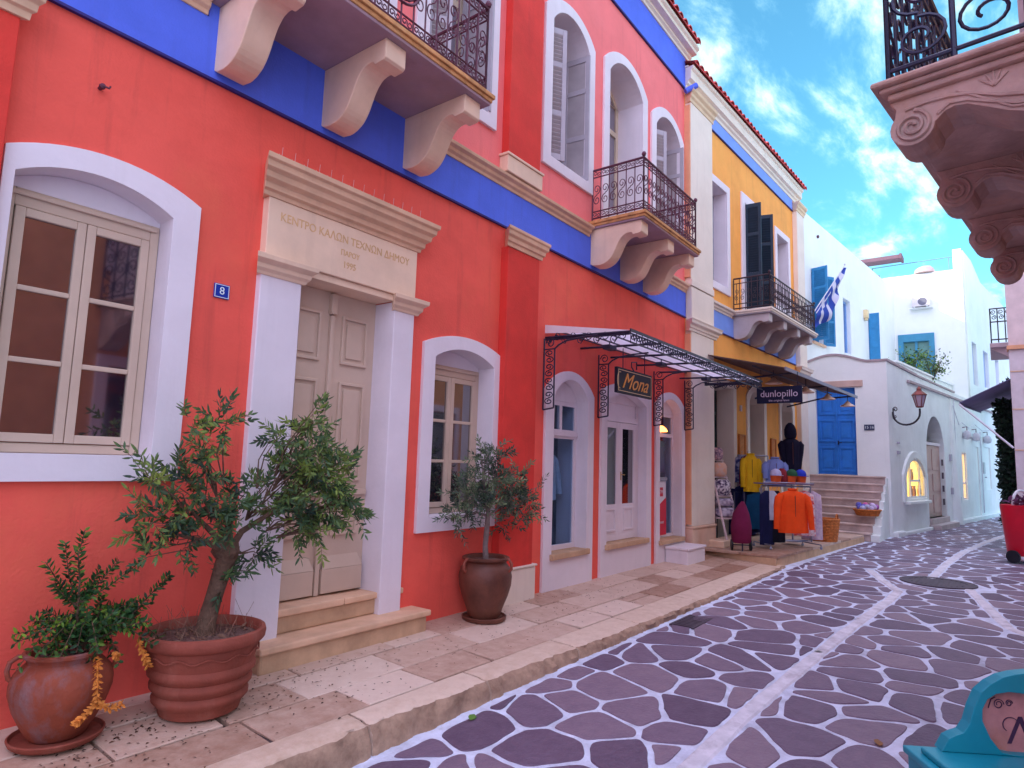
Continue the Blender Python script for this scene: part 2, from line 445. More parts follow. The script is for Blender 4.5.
# ------------------------------------------------------------------ sidewalk
sb = MB(); sb.box(-12, 10.9, -1.18, .3, -.3, -.014)
struct(sb.build('sidewalk_bed', MORT))
sl = MB(); rs = random.Random(5)
rows = [(.04, -.36), (-.36, -.72), (-.72, -1.06)]
def zw(y): return .045 * max(0, min(1, (y + 1.0) / .9))    # the pavement falls gently towards the kerb
def slab(m, poly, top, gap, tint, zt=None):
    cx = sum(p[0] for p in poly) / len(poly); cy = sum(p[1] for p in poly) / len(poly)
    q = []
    for p in poly:
        dx, dy = p[0] - cx, p[1] - cy
        q.append((p[0] - math.copysign(gap, dx), p[1] - math.copysign(gap, dy)))
    n = len(q); tx, ty = rs.uniform(-.008, .008), rs.uniform(-.01, .01); dz = rs.uniform(-.003, .003)
    ins = .006
    base = [(p[0], p[1], -.03) for p in q]
    up1 = [(p[0], p[1], top + dz + zw(p[1]) + (p[0] - cx) * tx + (p[1] - cy) * ty - .006) for p in q]
    up2 = [(p[0] - math.copysign(ins, p[0] - cx), p[1] - math.copysign(ins, p[1] - cy), top + dz + zw(p[1]) + (p[0] - cx) * tx + (p[1] - cy) * ty) for p in q]
    m.add(base + up1 + up2, [(i, (i + 1) % n, (i + 1) % n + n, i + n) for i in range(n)] + [(i + n, (i + 1) % n + n, (i + 1) % n + 2 * n, i + 2 * n) for i in range(n)] + [tuple(range(2 * n, 3 * n))], tint)
for ri, (ya, yb) in enumerate(rows):
    x = -3 + ri * .3; yo = 0
    while x < 10.75:
        w = rs.uniform(.45, .95)
        x2 = min(x + w, 10.85)
        s1 = rs.uniform(-.03, .03)
        j = rs.uniform(-.02, .02)
        if rs.random() < .22 and ya - yb > .3:
            ym = (ya + yb) / 2 + rs.uniform(-.04, .04)
            slab(sl, [(x, ya + j), (x2, ya + j), (x2, ym), (x, ym)], 0, rs.uniform(.004, .010), rs.random())
            slab(sl, [(x, ym), (x2, ym), (x2, yb + j * .3), (x, yb + j * .3)], 0, rs.uniform(.004, .010), rs.random())
        else:
            slab(sl, [(x, ya), (x2, ya), (x2 + s1, yb), (x, yb)], 0, rs.uniform(.004, .012), rs.random())
        x = x2
SLAB = attr_mat('pavement_slab', (.32, .17, .11), (.70, .54, .44), rough=.6, bump=.5, bscale=30, c3=(.56, .39, .30), spec=.35)
struct(sl.build('sidewalk', SLAB))
# kerb: long worn stones with a rough broken street face
kb = MB(); x = -3.
while x < 10.9:
    w = rs.uniform(.8, 1.5); x2 = min(x + w, 10.95)
    nx_ = 44 if x < 8 else 12
    prof = [(-1.068, -.30), (-1.068, -.002), (-1.13, .002), (-1.195, -.004), (-1.228, -.022), (-1.248, -.075), (-1.25, -.13), (-1.262, -.30)]
    vs = []; tint = rs.random()
    for i in range(nx_ + 1):
        t = i / nx_; xx = x + .008 + (x2 - x - .016) * t
        er = (.012 + .085 * max(0, noise.noise(Vector((xx * 1.7, 3.3, 0))) + .15)) * min(1, abs(zs(xx)) / .13)
        for j, (py, pz) in enumerate(prof):
            k_ = 0 if j < 3 else (er * (.35 if j == 3 else (1 if j < 6 else .4)))
            nn_ = .030 * noise.noise(Vector((xx * 9, j * 2.3, 1))) + .016 * noise.noise(Vector((xx * 25, j * 5.3, 1))) if 2 < j < 7 else 0
            zz = pz + (zs(xx) + .22 if pz < -.2 else 0)
            zz = max(zz, -.4) if j < 7 else -.35
            if 3 < j < 7: zz = pz * (abs(zs(xx)) / .2)
            e = .0 if 0 < i < nx_ else .01
            vs.append((xx, py + (0 if j < 2 else (kerb_y(xx) + 1.26)) + k_ * .6 + nn_ + e * (j > 2), zz - (er * .12 if j == 3 else 0) - e * (j in (2, 3))))
    kk = len(prof)
    fs = [(i * kk + j, (i + 1) * kk + j, (i + 1) * kk + j + 1, i * kk + j + 1) for i in range(nx_) for j in range(kk - 1)]
    fs += [tuple(range(kk)), tuple(reversed(range(nx_ * kk, nx_ * kk + kk)))]
    tint = .75 + tint * .25
    kb.add(vs, fs, tint)
    for fi in range(nx_ * (kk - 1)):
        if fi % (kk - 1) >= 4: kb.t[len(kb.t) - len(fs) + fi] = .36
    x = x2
struct(kb.build('kerb', attr_mat('kerb_mix', (.12, .06, .04), (.68, .52, .41), rough=.85, bump=1., bscale=22, c3=(.48, .32, .22)), smooth=True))
# fallen leaves and dropped olives: uncountable litter
lt = MB()
for i in range(900):
    x = rs.uniform(.8, 7.5) if rs.random() < .8 else rs.uniform(7, 12); y = rs.uniform(-.98, -.03)
    if rs.random() < .45: x = 1.2 + abs(rs.gauss(0, 1.2)); y = -.25 - abs(rs.gauss(0, .3))
    if y < -1.1: continue
    if 2.55 < x < 4.2 and y > -.24: continue
    a = rs.uniform(0, PI); l = rs.uniform(.006, .017); w = rs.uniform(.003, .006); z = zw(y) + .004
    ca, sa = math.cos(a), math.sin(a)
    lt.add([(x + ca * l, y + sa * l, z), (x - sa * w, y + ca * w, z + .004), (x - ca * l, y - sa * l, z), (x + sa * w, y - ca * w, z + .001)], [(0, 1, 2, 3)], rs.random())
struct(lt.build('leaf_litter', attr_mat('litter', (.02, .012, .012), (.16, .07, .03), rough=.9, c3=(.05, .025, .02))), 'stuff')
for i, (x, y, a, lab) in enumerate([(3.35, -1.42, .4, 'single green fallen leaf lying at the foot of the kerb'), (7.9, -2.9, 1.2, 'small yellow-green leaf fallen on the white channel, farther of two'), (6.3, -2.86, 2., 'brown dry leaf on the white painted channel'), (4.56, -3.55, .2, 'yellowish leaf lying beside the turquoise board')]):
    m = MB(); z = zs(x) + .012
    p = [(-.045, 0, 0), (-.02, .022, .008), (.015, .024, .010), (.05, 0, .004), (.015, -.024, .0), (-.02, -.02, 0)]
    m.add([(x + q[0] * math.cos(a) - q[1] * math.sin(a), y + q[0] * math.sin(a) + q[1] * math.cos(a), z + q[2]) for q in p], [(0, 1, 2, 3, 4, 5)])
    tag(m.build('fallen_leaf', mat('leafdrop%d' % (i % 2), [(.10, .22, .03), (.28, .13, .05)][i % 2], .7)), lab, 'leaf')

# ------------------------------------------------------------------ helpers for facades
def win_surround(P, x0, x1, z0, z1, rise, l, r, t, b, proud=.035, deep=.2, m=LAV, name='window', extra_bottom=0., label=None):
    """raised painted surround with the reveal behind it; (x0..z1) is the clear opening; returns the mesh (part)"""
    inner = arch(x0, x1, z0, z1, rise)
    outer = arch(x0 - l, x1 + r, z0 - b, z1 + t - rise * .1, rise * 1.08)
    mb = MB(); mb.plate(outer, [inner], -proud, .001)
    e = .045
    mb.plate(arch(x0 - e, x1 + e, z0 - (e if b > .01 else 0), z1 + e, rise), [inner], .0015, deep)
    return mb.build(name, m, P, bevel=.008, label=label)
def wall_hole(x0, x1, z0, z1, rise, e=.046, b=.046):
    return arch(x0 - e, x1 + e, z0 - b, z1 + e, rise)
def casement(W, x0, x1, z0, z1, y, rows=3, cols=1, m=WOOD, glass=GLASS, fw=.055, sw=.05, leaves=2, head=.05):
    """painted frame with two sashes and glazing bars (sub-parts of W)"""
    mb = MB()
    mb.box(x0, x0 + fw, y, y + .07, z0, z1); mb.box(x1 - fw, x1, y, y + .07, z0, z1)
    mb.box(x0 + fw, x1 - fw, y + .001, y + .07, z1 - fw - head, z1); mb.box(x0 + fw, x1 - fw, y + .001, y + .07, z0, z0 + fw)
    mb.box(x0 + fw * .4, x1 - fw * .4, y - .018, y - .0005, z1 - head * .9, z1 - head * .35)
    mb.build('window_frame', m, W, bevel=.006)
    a = x0 + fw + .004; b = x1 - fw - .004; zb = z0 + fw + .004; zt = z1 - fw - head - .004
    w = (b - a) / leaves
    pm = MB()
    for k in range(leaves):
        s = MB(); xa = a + k * w + (.002 if k else 0); xb = a + (k + 1) * w - (.002 if k < leaves - 1 else 0)
        yy = y - .012
        s.box(xa, xa + sw, yy, yy + .045, zb, zt); s.box(xb - sw, xb, yy, yy + .045, zb, zt)
        s.box(xa + sw, xb - sw, yy + .001, yy + .045, zb, zb + sw); s.box(xa + sw, xb - sw, yy + .001, yy + .045, zt - sw, zt)
        h = (zt - zb - 2 * sw)
        for i in range(1, rows):
            zc = zb + sw + h * i / rows; s.box(xa + sw, xb - sw, yy + .006, yy + .04, zc - .015, zc + .015)
        for i in range(1, cols):
            xc = xa + sw + (xb - xa - 2 * sw) * i / cols; s.box(xc - .012, xc + .012, yy + .006, yy + .04, zb + sw, zt - sw)
        s.build('sash', m, W, bevel=.005)
        pm.box(xa + sw * .6, xb - sw * .6, yy + .02, yy + .026, zb + sw * .6, zt - sw * .6)
    pm.build('pane', glass, W)
def curtain_room(W, x0, x1, z0, z1, y, d=.6, m=DARK):
    mb = MB(); mb.box(x0 - .1, x1 + .1, y + d, y + d + .02, z0 - .1, z1 + .2)
    mb.box(x0 - .12, x0 - .1, y + .08, y + d, z0 - .1, z1 + .2); mb.box(x1 + .1, x1 + .12, y + .08, y + d, z0 - .1, z1 + .2)
    mb.box(x0 - .1, x1 + .1, y + .08, y + d, z1 + .2, z1 + .22); mb.box(x0 - .1, x1 + .1, y + .08, y + d, z0 - .12, z0 - .1)
    return mb.build('room', m, W)

def shutter(P, hx, hy, z0, z1, w, ang, m=SHUT, pm=SHUTP, louver=False, mirror=1, name='shutter', handle=True):
    """leaf hinged at (hx,hy); ang measured from +x toward -y"""
    fr = MB(); pn = MB(); zones = []; t = .035
    fr.box(0, .06, 0, t, z0, z1); fr.box(w - .06, w, 0, t, z0, z1)
    h = z1 - z0
    for za, zb in ((z0, z0 + .08), (z0 + h * .33, z0 + h * .33 + .07), (z0 + h * .70, z0 + h * .70 + .07), (z1 - .08, z1)):
        fr.box(.06, w - .06, .001, t - .001, za, zb)
    zz = [(z0 + .08, z0 + h * .33), (z0 + h * .33 + .07, z0 + h * .70), (z0 + h * .70 + .07, z1 - .08)]
    for a, b in zz:
        if louver:
            pn = MB(); zones.append(pn)
            k = int((b - a) / .05)
            for i in range(k):
                zc = a + (b - a) * (i + .5) / k
                pn.add([(.055, .004, zc + .022), (w - .055, .004, zc + .022), (w - .055, t - .004, zc - .018), (.055, t - .004, zc - .018),
                        (.055, .004, zc + .028), (w - .055, .004, zc + .028), (w - .055, t - .004, zc - .012), (.055, t - .004, zc - .012)],
                       [(0, 1, 2, 3), (7, 6, 5, 4), (0, 4, 5, 1), (3, 2, 6, 7), (0, 3, 7, 4), (1, 5, 6, 2)])
        elif a == zz[0][0]:
            pn.box(.055, w - .055, .012, t - .012, z0 + .075, z1 - .075)
    M = Matrix.Translation((hx, hy, 0)) @ Matrix.Rotation(-ang, 4, 'Z')
    f2 = MB().merge(fr, M)
    if not louver: zones = [pn]
    # frame and panels as one sub-part each of the window
    o = f2.build(name, m, P, bevel=.004)
    for z_ in zones: MB().merge(z_, M).build('louvre_panel' if louver else 'shutter_panel', pm, P)
    return o
def bracket_prof(L=.72, H=.42, z=0):
    """balcony corbel profile in (out, z): flat top, block nose, notch, then a full ogee belly down to the wall"""
    p = [(-.02, z), (L, z), (L, z - .15), (L - .02, z - .165), (L - .12, z - .17), (L - .135, z - .145), (L - .16, z - .14)]
    P0, P1, P2, P3 = (L - .16, z - .14), (L - .40, z - .13), (L - .30, z - H + .005), (.13, z - H)
    for i in range(1, 17):
        t = i / 16; u = 1 - t
        p.append(tuple(u ** 3 * P0[k] + 3 * u * u * t * P1[k] + 3 * u * t * t * P2[k] + t ** 3 * P3[k] for k in (0, 1)))
    p.append((.05, z - H + .01)); p.append((-.02, z - H + .05))
    return p
def railing(P, x0, x1, yo, z0, z1, yi=-.03, m=IRON, kind='s', medallion=None, step=.125, name='railing'):
    mb = MB(); r = .009
    def seg(xa, ya, xb, yb):
        L_ = math.dist((xa, ya), (xb, yb)); ux, uy = (xb - xa) / L_, (yb - ya) / L_
        def T(s, z): return (xa + ux * s, ya + uy * s, z)
        for zz, rr in ((z0 + .05, .012), (z0 + .14, .009), (z1 - .1, .009), (z1, .016)):
            mb.tube([T(0, zz), T(L_, zz)], rr, 6)
        n = max(2, round(L_ / step)); st = L_ / n
        for i in range(n + 1):
            s = i * st
            mb.tube([T(s, z0), T(s, z1)], .012 if i in (0, n) else .0075, 5)
        for i in range(n):
            s = (i + .5) * st
            if kind == 's':
                pts = s_scroll(s, z0 + (z1 - z0) * .32, z0 + (z1 - z0) * .72, st * .86, 1)
                mb.tube([T(a, b) for a, b in pts], .006, 4)
                for zc in (z0 + .095, z1 - .05):
                    pts = spiral(s - st * .2, zc, .03, .008, 0, 1.1, 10); pts2 = spiral(s + st * .22, zc, .03, .008, PI, 1.1, 10)
                    mb.tube([T(a, b) for a, b in list(reversed(pts)) + pts2], .0055, 4)
            elif kind == 'x':
                zc = (z0 + z1) / 2
                pts = s_scroll(s, zc - .12, zc + .12, st * .7, 1)
                mb.tube([T(a, b) for a, b in pts], .005, 4)
                if i % 2 == 0:
                    mb.tube([T(s, z0 + .14), T(s, z1 - .1)], .006, 4)
    seg(x0, yi, x0, yo); seg(x0, yo, x1, yo); seg(x1, yo, x1, yi)
    for xx in (x0, x1):
        mb.lathe([(0, .0), (.022, .01), (.03, .035), (.02, .06), (0, .07)], (xx, yo, z1 + .01), 10)
    if medallion:
        cx, cz, rad = medallion
        for rr in (rad, rad * .8):
            mb.tube([(cx + rr * math.cos(a * PI / 12), yo - .012, cz + rr * math.sin(a * PI / 12)) for a in range(25)], .012, 5)
        ring = [(cx + rad * .78 * math.cos(a * PI / 12), cz + rad * .78 * math.sin(a * PI / 12)) for a in range(24)]
        mb.plate(ring, [], yo - .006, yo + .002)
        for k in range(8):
            a = k * PI / 4; pts = spiral(cx + rad * .5 * math.cos(a), cz + rad * .5 * math.sin(a), rad * .22, rad * .06, a, 1.3, 14)
            mb.tube([(p[0], yo - .018, p[1]) for p in pts], .008, 4)
    return mb.build(name, m, P)
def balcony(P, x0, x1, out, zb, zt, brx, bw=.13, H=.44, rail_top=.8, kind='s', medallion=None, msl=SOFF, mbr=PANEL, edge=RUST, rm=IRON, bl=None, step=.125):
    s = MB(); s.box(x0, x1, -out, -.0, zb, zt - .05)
    S = s.build('balcony', msl, P, bevel=.006)
    e = MB(); o = .03
    prof = [(0, zt - .05), (0, zt)]
    # edge moulding run round three sides
    for (a, b, w) in ((zt - .075, zt - .04, .012), (zt - .04, zt - .004, o)):
        e.box(x0 - w, x1 + w, -out - w, -out + .02, a, b); e.box(x0 - w, x0 + .02, -out + .02, -.002, a, b); e.box(x1 - .02, x1 + w, -out + .02, -.002, a, b)
    e.box(x0 - .02, x1 + .02, -out - .02, -.002, zt - .004, zt + .006)
    e.build('slab_edge', edge, S, bevel=.006)
    for bx in brx:
        b = MB(); L_ = out * .93
        b.plate([(-q[0], q[1]) for q in bracket_prof(L_, H, zb)], [], bx, bx + bw, axis='x')
        b.build('bracket', mbr, S, bevel=.008, label=bl)
    railing(S, x0 + .04, x1 - .04, -out + .03, zt + .005, zt + rail_top, m=rm, kind=kind, medallion=medallion, step=step)
    return S

# ------------------------------------------------------------------ PINK BUILDING
pb = thing('pink_building', 'red and pink two-storey building with blue bands and white arched windows', 'building')
ops = []   # (x0,x1,z0,z1,rise)
LW = (1.0, 1.84, 1.47, 2.99, .12)
W2 = (4.30, 5.18, .98, 2.46, .12)
DR = (2.80, 3.74, .0, 2.86, 0)
S1 = (6.34, 7.12, .42, 2.28, .24)
S2 = (7.64, 8.84, .42, 2.36, .14)
S3 = (9.32, 10.18, .34, 2.36, .20)
U0 = (4.02, 4.93, 5.18, 7.0, .26)
U1 = (6.14, 7.02, 5.2, 7.0, .26)
UB = (2.35, 3.45, 4.66, 7.1, .28)
U2 = (7.60, 8.66, 4.66, 7.1, .30)
U3 = (9.16, 10.14, 5.2, 7.0, .28)
UL = (-1.2, -.2, 5.2, 7.0, .26)
holes = [wall_hole(*o) for o in (LW, W2, U0, U1, U3, UB, U2, UL)]
holes += [wall_hole(*o, b=0.0) for o in (S1, S2, S3)] + [[(2.79, .05), (3.75, .05), (3.75, 2.875), (2.79, 2.875)]]
w = MB(); w.plate([(-8, -.3), (10.4, -.3), (10.4, 4.04), (-8, 4.04)], [h for h in holes if h[0][1] < 3], 0, .3)
w.build('wall', RED, pb)
PINK = mat('pink_plaster', (.90, .20, .20), .85, streak=.3, bump=.3, bscale=55, var=.08, vscale=1.3, stain=.3, stain_col=(.88, .22, .18), sstain=.8)
w = MB(); w.plate([(-8, 4.04), (10.4, 4.04), (10.4, 8.9), (-8, 8.9)], [h for h in holes if h[0][1] > 3], 0, .3)
w.build('wall', PINK, pb, label='paler pink upper-storey wall')
w = MB(); w.box(-8, -7.7, .3, 9, -.3, 8.88); w.box(10.1, 10.4, .3, 9, -.3, 8.9); w.box(-8, 10.4, 8.7, 9, -.3, 8.9); w.box(-7.7, 10.1, .3, 8.7, 4.1, 4.3)
w.build('rear_wall', RED, pb)
w = MB(); w.box(-8, 10.4, -.018, -.0005, 4.05, 4.47); w.build('blue_band', BLUE, pb)
w = MB(); w.box(1.95, 4.05, -.018, -.0005, 4.4705, 4.62); w.build('blue_band', BLUE, pb); w = MB(); w.box(7.11, 8.96, -.018, -.0005, 4.4705, 4.62); w.build('blue_band', BLUE, pb)
w = MB(); w.box(-8, 10.4, -.028, -.0005, 4.03, 4.048); w.build('band_shadow_line', NAVYT, pb)
w = MB(); w.box(-8, 10.4, -.018, -.0005, 8.24, 8.80); w.build('blue_band', BLUE, pb)
w = MB(); w.box(-8, 10.4, -.03, -.0005, 8.21, 8.238); w.build('band_shadow_line', NAVYT, pb)
MIDC = [(0, 4.47), (.03, 4.47), (.035, 4.50), (.06, 4.52), (.065, 4.55), (.10, 4.57), (.105, 4.60), (.0, 4.62)]
for a, b in ((-8, 1.94), (4.06, 7.10), (8.97, 10.38)):
    w = MB(); w.mould(MIDC, a, b); w.build('cornice', STONE, pb, bevel=.003)
TOPC = [(0, 8.80), (.04, 8.80), (.045, 8.84), (.08, 8.86), (.085, 8.89), (.18, 8.90), (.185, 8.95), (.225, 8.98), (.23, 9.02), (0, 9.02)]
w = MB(); w.mould(TOPC, -8, 10.55); w.build('cornice', CREAM, pb, bevel=.005)
w = MB(); w.box(-8, 10.5, -.10, 9, 9.021, 9.05)
w.build('gutter_course', CREAM, pb)
# tiled eaves: rows of half-round tiles
def tiles(P, x0, x1, out, z, depth=1.2, pitch=.30, rise=.35):
    mb = MB(); n = int((x1 - x0) / .2)
    for i in range(n):
        x = x0 + (i + .5) * (x1 - x0) / n
        for k, (y0_, y1_) in enumerate(((-out, -out + .45), (-out + .4, -out + .85), (-out + .8, -out + depth))):
            za = z + (y0_ + out) * pitch + .01 * k; zb_ = z + (y1_ + out) * pitch
            sec = [(math.cos(a * PI / 6) * .075, math.sin(a * PI / 6) * .06) for a in range(7)] + [(math.cos(a * PI / 6) * .058, math.sin(a * PI / 6) * .045) for a in range(6, -1, -1)]
            m_ = len(sec); jj = random.uniform(-.01, .01)
            vs = [(x + q[0], y0_ + jj, za + q[1]) for q in sec] + [(x + q[0] * .85, y1_, zb_ + q[1]) for q in sec]
            mb.add(vs, [(a, (a + 1) % m_, (a + 1) % m_ + m_, a + m_) for a in range(m_)] + [tuple(range(m_))])
    mb.add([(x0, -out + .02, z - .02), (x1, -out + .02, z - .02), (x1, -out + .02, z + .012), (x0, -out + .02, z + .012)], [(0, 1, 2, 3)])
    mb.add([(x0, -out + .02, z + .012), (x1, -out + .02, z + .012), (x1, 4.5, z + 4.9 * pitch), (x0, 4.5, z + 4.9 * pitch), (x1, 9.4, z), (x0, 9.4, z)], [(0, 1, 2, 3), (3, 2, 4, 5)])
    return mb.build('roof', TILE, P)
tiles(pb, -8, 10.5, .29, 9.05)
# pilasters
def pilaster(x0, x1, z0, z1, cap=True):
    w = MB(); w.box(x0, x1, -.10, -.0005, z0, z1); w.build('pilaster', DRED, pb, bevel=.006)
    if cap:
        c = MB(); c.mould([(0, z1), (.115, z1), (.12, z1 + .04), (.14, z1 + .05), (.145, z1 + .09), (.17, z1 + .11), (.175, z1 + .15), (.19, z1 + .165), (.19, z1 + .195), (0, z1 + .205)], x0 + .06, x1 - .06, .85)
        o = c.build('capital', STONE, pb, bevel=.003)
for (a, b) in ((.20, .925), (5.27, 5.86)):
    pilaster(a, b, .40, 3.80)
    w = MB(); w.box(a - .05, b + .05 if a > 1 else b, -.115, -.0005, -.1, .38); w.box(a - .07, b + .07, -.13, -.0005, .382, .405)
    w.build('plinth', STEP if a < 1 else CREAM, pb, bevel=.01)
for (a, b) in ((-.35, .30), (5.22, 5.82)):
    w = MB(); w.box(a, b, -.10, -.0005, 4.83, 8.2); w.build('pilaster', DRED, pb, bevel=.006)
    w = MB(); w.box(a - .03, b + .03, -.12, -.0005, 4.62, 4.80); w.box(a - .045, b + .045, -.135, -.0005, 4.802, 4.83); w.build('plinth', PANEL, pb, bevel=.006)
# shopfront white bases reach the pavement
def shop_surround(o, l, r, t, name='window', label=None):
    x0, x1, z0, z1, rise = o
    inner = arch(x0, x1, z0, z1, rise)
    outer = arch(x0 - l, x1 + r, -.05, z1 + t - rise * .1, rise * 1.12)
    mb = MB(); mb.plate(outer, [inner], -.035, .001)
    mb.plate(arch(x0 - .045, x1 + .045, z0 - .001, z1 + .045, rise), [arch(x0, x1, z0 + .03, z1, rise)], .0015, .42)
    W = mb.build(name, LAV, pb, bevel=.008, label=label)
    s = MB(); s.box(x0 - .04, x1 + .04, -.075, .42, z0 - .035, z0 + .032); s.build('sill', STEP, W, bevel=.008)
    return W
# --- big left window
def full_window(o, l, r, t, b, rec, rows=3):
    x0, x1, z0, z1, rise = o
    W = win_surround(pb, x0, x1, z0, z1, rise, l, r, t, b, deep=rec + .1)
    casement(W, x0 + .003, x1 - .003, z0 + .002, z1 - .03, rec, rows=rows)
    ty = MB(); ty.plate(arch(x0 + .001, x1 - .001, z1 - .028, z1, rise * .98), [], rec + .01, rec + .06); ty.build('arch_infill', LAV, W)
    return W
full_window(LW, .055, .17, .14, .15, .14)
full_window(W2, .15, .16, .13, .14, .17)
# --- main door
D = MB()
x0, x1 = 2.80, 3.74
DP = MB()
DP.box(2.46, 2.80, -.055, .30, -.05, 2.858); DP.box(3.74, 3.98, -.055, .30, -.05, 2.858)
dpart = DP.build('door', LAV, pb, bevel=.008, label='pale stone pilasters of the panelled double door')
c = MB()
cp = [(0, 2.78), (.065, 2.78), (.075, 2.80), (.10, 2.82), (.105, 2.85), (.15, 2.875), (.155, 2.91), (0, 2.915)]
c.mould(cp, 2.46, 2.79, .6); c.build('capital', PANEL, dpart, bevel=.003)
c = MB(); c.mould(cp, 3.75, 3.98, .6); c.build('capital', PANEL, dpart, bevel=.003)
e = MB(); e.box(2.47, 3.96, -.075, .30, 2.917, 3.36); e.box(2.80, 3.74, -.05, .30, 2.86, 2.916)
e.build('lintel_panel', PANEL, dpart, bevel=.006)
c = MB(); c.mould([(0, 3.36), (.085, 3.36), (.09, 3.39), (.12, 3.40), (.125, 3.44), (.17, 3.46), (.18, 3.50), (.215, 3.52), (.22, 3.56), (.245, 3.57), (.25, 3.605), (0, 3.62)], 2.46, 3.95, .5)
c.build('cornice', STONE, dpart, bevel=.003)
GOLD = mat('carved_ochre_letters', (.68, .42, .20), .6)
for tx, sz_, zt_ in (('KENTPO KA\u039b\u03a9N TEXN\u03a9N \u0394HMOY', .092, 3.235), ('\u03a0APOY', .065, 3.125), ('1995', .075, 3.03)):
    text_wall(tx, sz_, 3.215, -.0765, zt_, .0015, sx=.88).build('inscription', GOLD, dpart)
yd = .19
for k, (a, b) in enumerate(((2.80, 3.255), (3.275, 3.74))):
    lf = MB(); lf.box(a, b, yd, yd + .05, .40, 2.86)
    ww = b - a
    for (za, zb_) in ((2.27, 2.68), (1.30, 2.12), (.86, 1.15)):
        xa, xb = a + .10, b - .09
        # raised bolection frame and fielded panel
        lf.plate([(xa, za), (xb, za), (xb, zb_), (xa, zb_)], [[(xa + .025, za + .025), (xb - .025, za + .025), (xb - .025, zb_ - .025), (xa + .025, zb_ - .025)]], yd - .022, yd + .001)
        lf.box(xa + .055, xb - .055, yd - .014, yd + .001, za + .055, zb_ - .055)
    lf.box(a + .02, b - .02, yd - .03, yd + .001, 1.185, 1.235)
    lf.box(a + .03, b - .03, yd - .04, yd + .001, .41, .60)
    lf.add([(a + .03, yd - .04, .602), (b - .03, yd - .04, .602), (b - .06, yd + .0, .70), (a + .06, yd + .0, .70)], [(0, 1, 2, 3)])
    o = lf.build('door_leaf', WOOD, dpart, bevel=.005)
    if k == 1:
        h = MB(); h.lathe([(0, 0), (.02, .0), (.02, .02), (.012, .03), (.012, .05), (.024, .06), (.02, .085), (0, .09)], (0, 0, 0), 12)
        h2 = MB().merge(h, Matrix.Translation((3.31, yd - .001, 1.45)) @ Matrix.Rotation(PI / 2, 4, 'X'))
        h2.build('door_handle', mat('dark_brass', (.12, .04, .03), .35, metal=.7), o)
m = MB(); m.box(3.245, 3.285, yd - .035, yd - .0, .40, 2.66); m.box(3.235, 3.295, yd - .05, yd - .0, 2.67, 2.84); m.build('door_astragal', WOOD, dpart, bevel=.006)
s = MB()
s.box(2.58, 4.16, -.205, .05, -.02, .165); s.build('step', STEP, dpart, bevel=.02)
s = MB(); s.box(2.56, 4.18, -.235, .05, .166, .215); s.build('step', STONE, dpart, bevel=.012)
s = MB(); s.box(2.70, 4.02, .0, .24, .216, .34); s.build('step', STEP, dpart, bevel=.014)
s = MB(); s.box(2.68, 3.40, -.03, .24, .341, .395); s.box(3.408, 4.04, -.025, .24, .341, .39); s.build('step', STONE, dpart, bevel=.01)
# --- shop windows
def mull(mb, x0, x1, y, z0, z1, w=.05, d=.05):
    mb.box(x0, x0 + w, y, y + d, z0, z1); mb.box(x1 - w, x1, y, y + d, z0, z1); mb.box(x0 + w, x1 - w, y + .001, y + d, z0, z0 + w); mb.box(x0 + w, x1 - w, y + .001, y + d, z1 - w, z1)
W = shop_surround(S1, .18, .16, .10)
f = MB(); yg = .13
mull(f, 6.34, 7.12, yg, .452, 1.86, .06); mull(f, 6.34, 7.12, yg, 1.862, 2.26, .05)
f.box(6.34, 7.12, yg - .02, yg, 1.83, 1.89); f.box(6.72, 6.77, yg, yg + .05, 1.91, 2.21)
f.plate(arch(6.34, 7.12, 2.262, 2.28, .235), [], yg + .002, yg + .05)
f.build('window_frame', LAV, W, bevel=.005)
g = MB(); g.box(6.39, 7.07, yg + .02, yg + .026, .50, 1.83); g.box(6.38, 6.72, yg + .02, yg + .026, 1.91, 2.22); g.box(6.77, 7.08, yg + .02, yg + .026, 1.91, 2.22)
g.build('pane', CLEAR, W)
curtain_room(W, 6.34, 7.12, .5, 2.3, yg + .05, 1.1, ROOM)
W = shop_surround(S2, .16, .17, .14, label='white surround of the glazed shop door')
f = MB(); yg = .10
f.box(7.64, 7.71, yg, yg + .06, .452, 2.36); f.box(8.77, 8.84, yg, yg + .06, .452, 2.36); f.box(7.71, 8.77, yg - .01, yg + .06, 2.10, 2.18); f.box(7.71, 8.77, yg + .02, yg + .06, 2.182, 2.36)
f.plate(arch(7.64, 8.84, 2.361, 2.362, .135), [], yg + .002, yg + .05)
f.build('door_frame', LAV, W, bevel=.005)
for k, (a, b) in enumerate(((7.712, 8.238), (8.242, 8.768))):
    s = MB(); mull(s, a, b, yg - .005, .456, 2.095, .085, .05); s.box(a + .085, b - .085, yg - .004, yg + .045, .54, .95)
    s.plate([(a + .12, .58), (b - .12, .58), (b - .12, .90), (a + .12, .90)], [[(a + .15, .61), (b - .15, .61), (b - .15, .87), (a + .15, .87)]], yg - .018, yg - .003)
    o = s.build('door_leaf', LAV, W, bevel=.005)
    g = MB(); g.box(a + .08, b - .08, yg + .015, yg + .021, .94, 2.02); g.build('pane', GLASS, W)
h = MB(); h.box(8.265, 8.283, yg - .014, yg - .006, 1.28, 1.40); h.tube([(8.272, yg - .01, 1.36), (8.272, yg - .035, 1.36), (8.33, yg - .04, 1.355)], .006, 6)
h.build('door_handle', mat('brass', (.5, .32, .1), .3, metal=.9), W)
W = shop_surround(S3, .14, .14, .11)
f = MB(); yg = .12
mull(f, 9.32, 10.18, yg, .372, 2.34, .05); f.box(9.37, 10.13, yg, yg + .05, 1.96, 2.02); f.box(9.66, 9.71, yg, yg + .05, 2.02, 2.29)
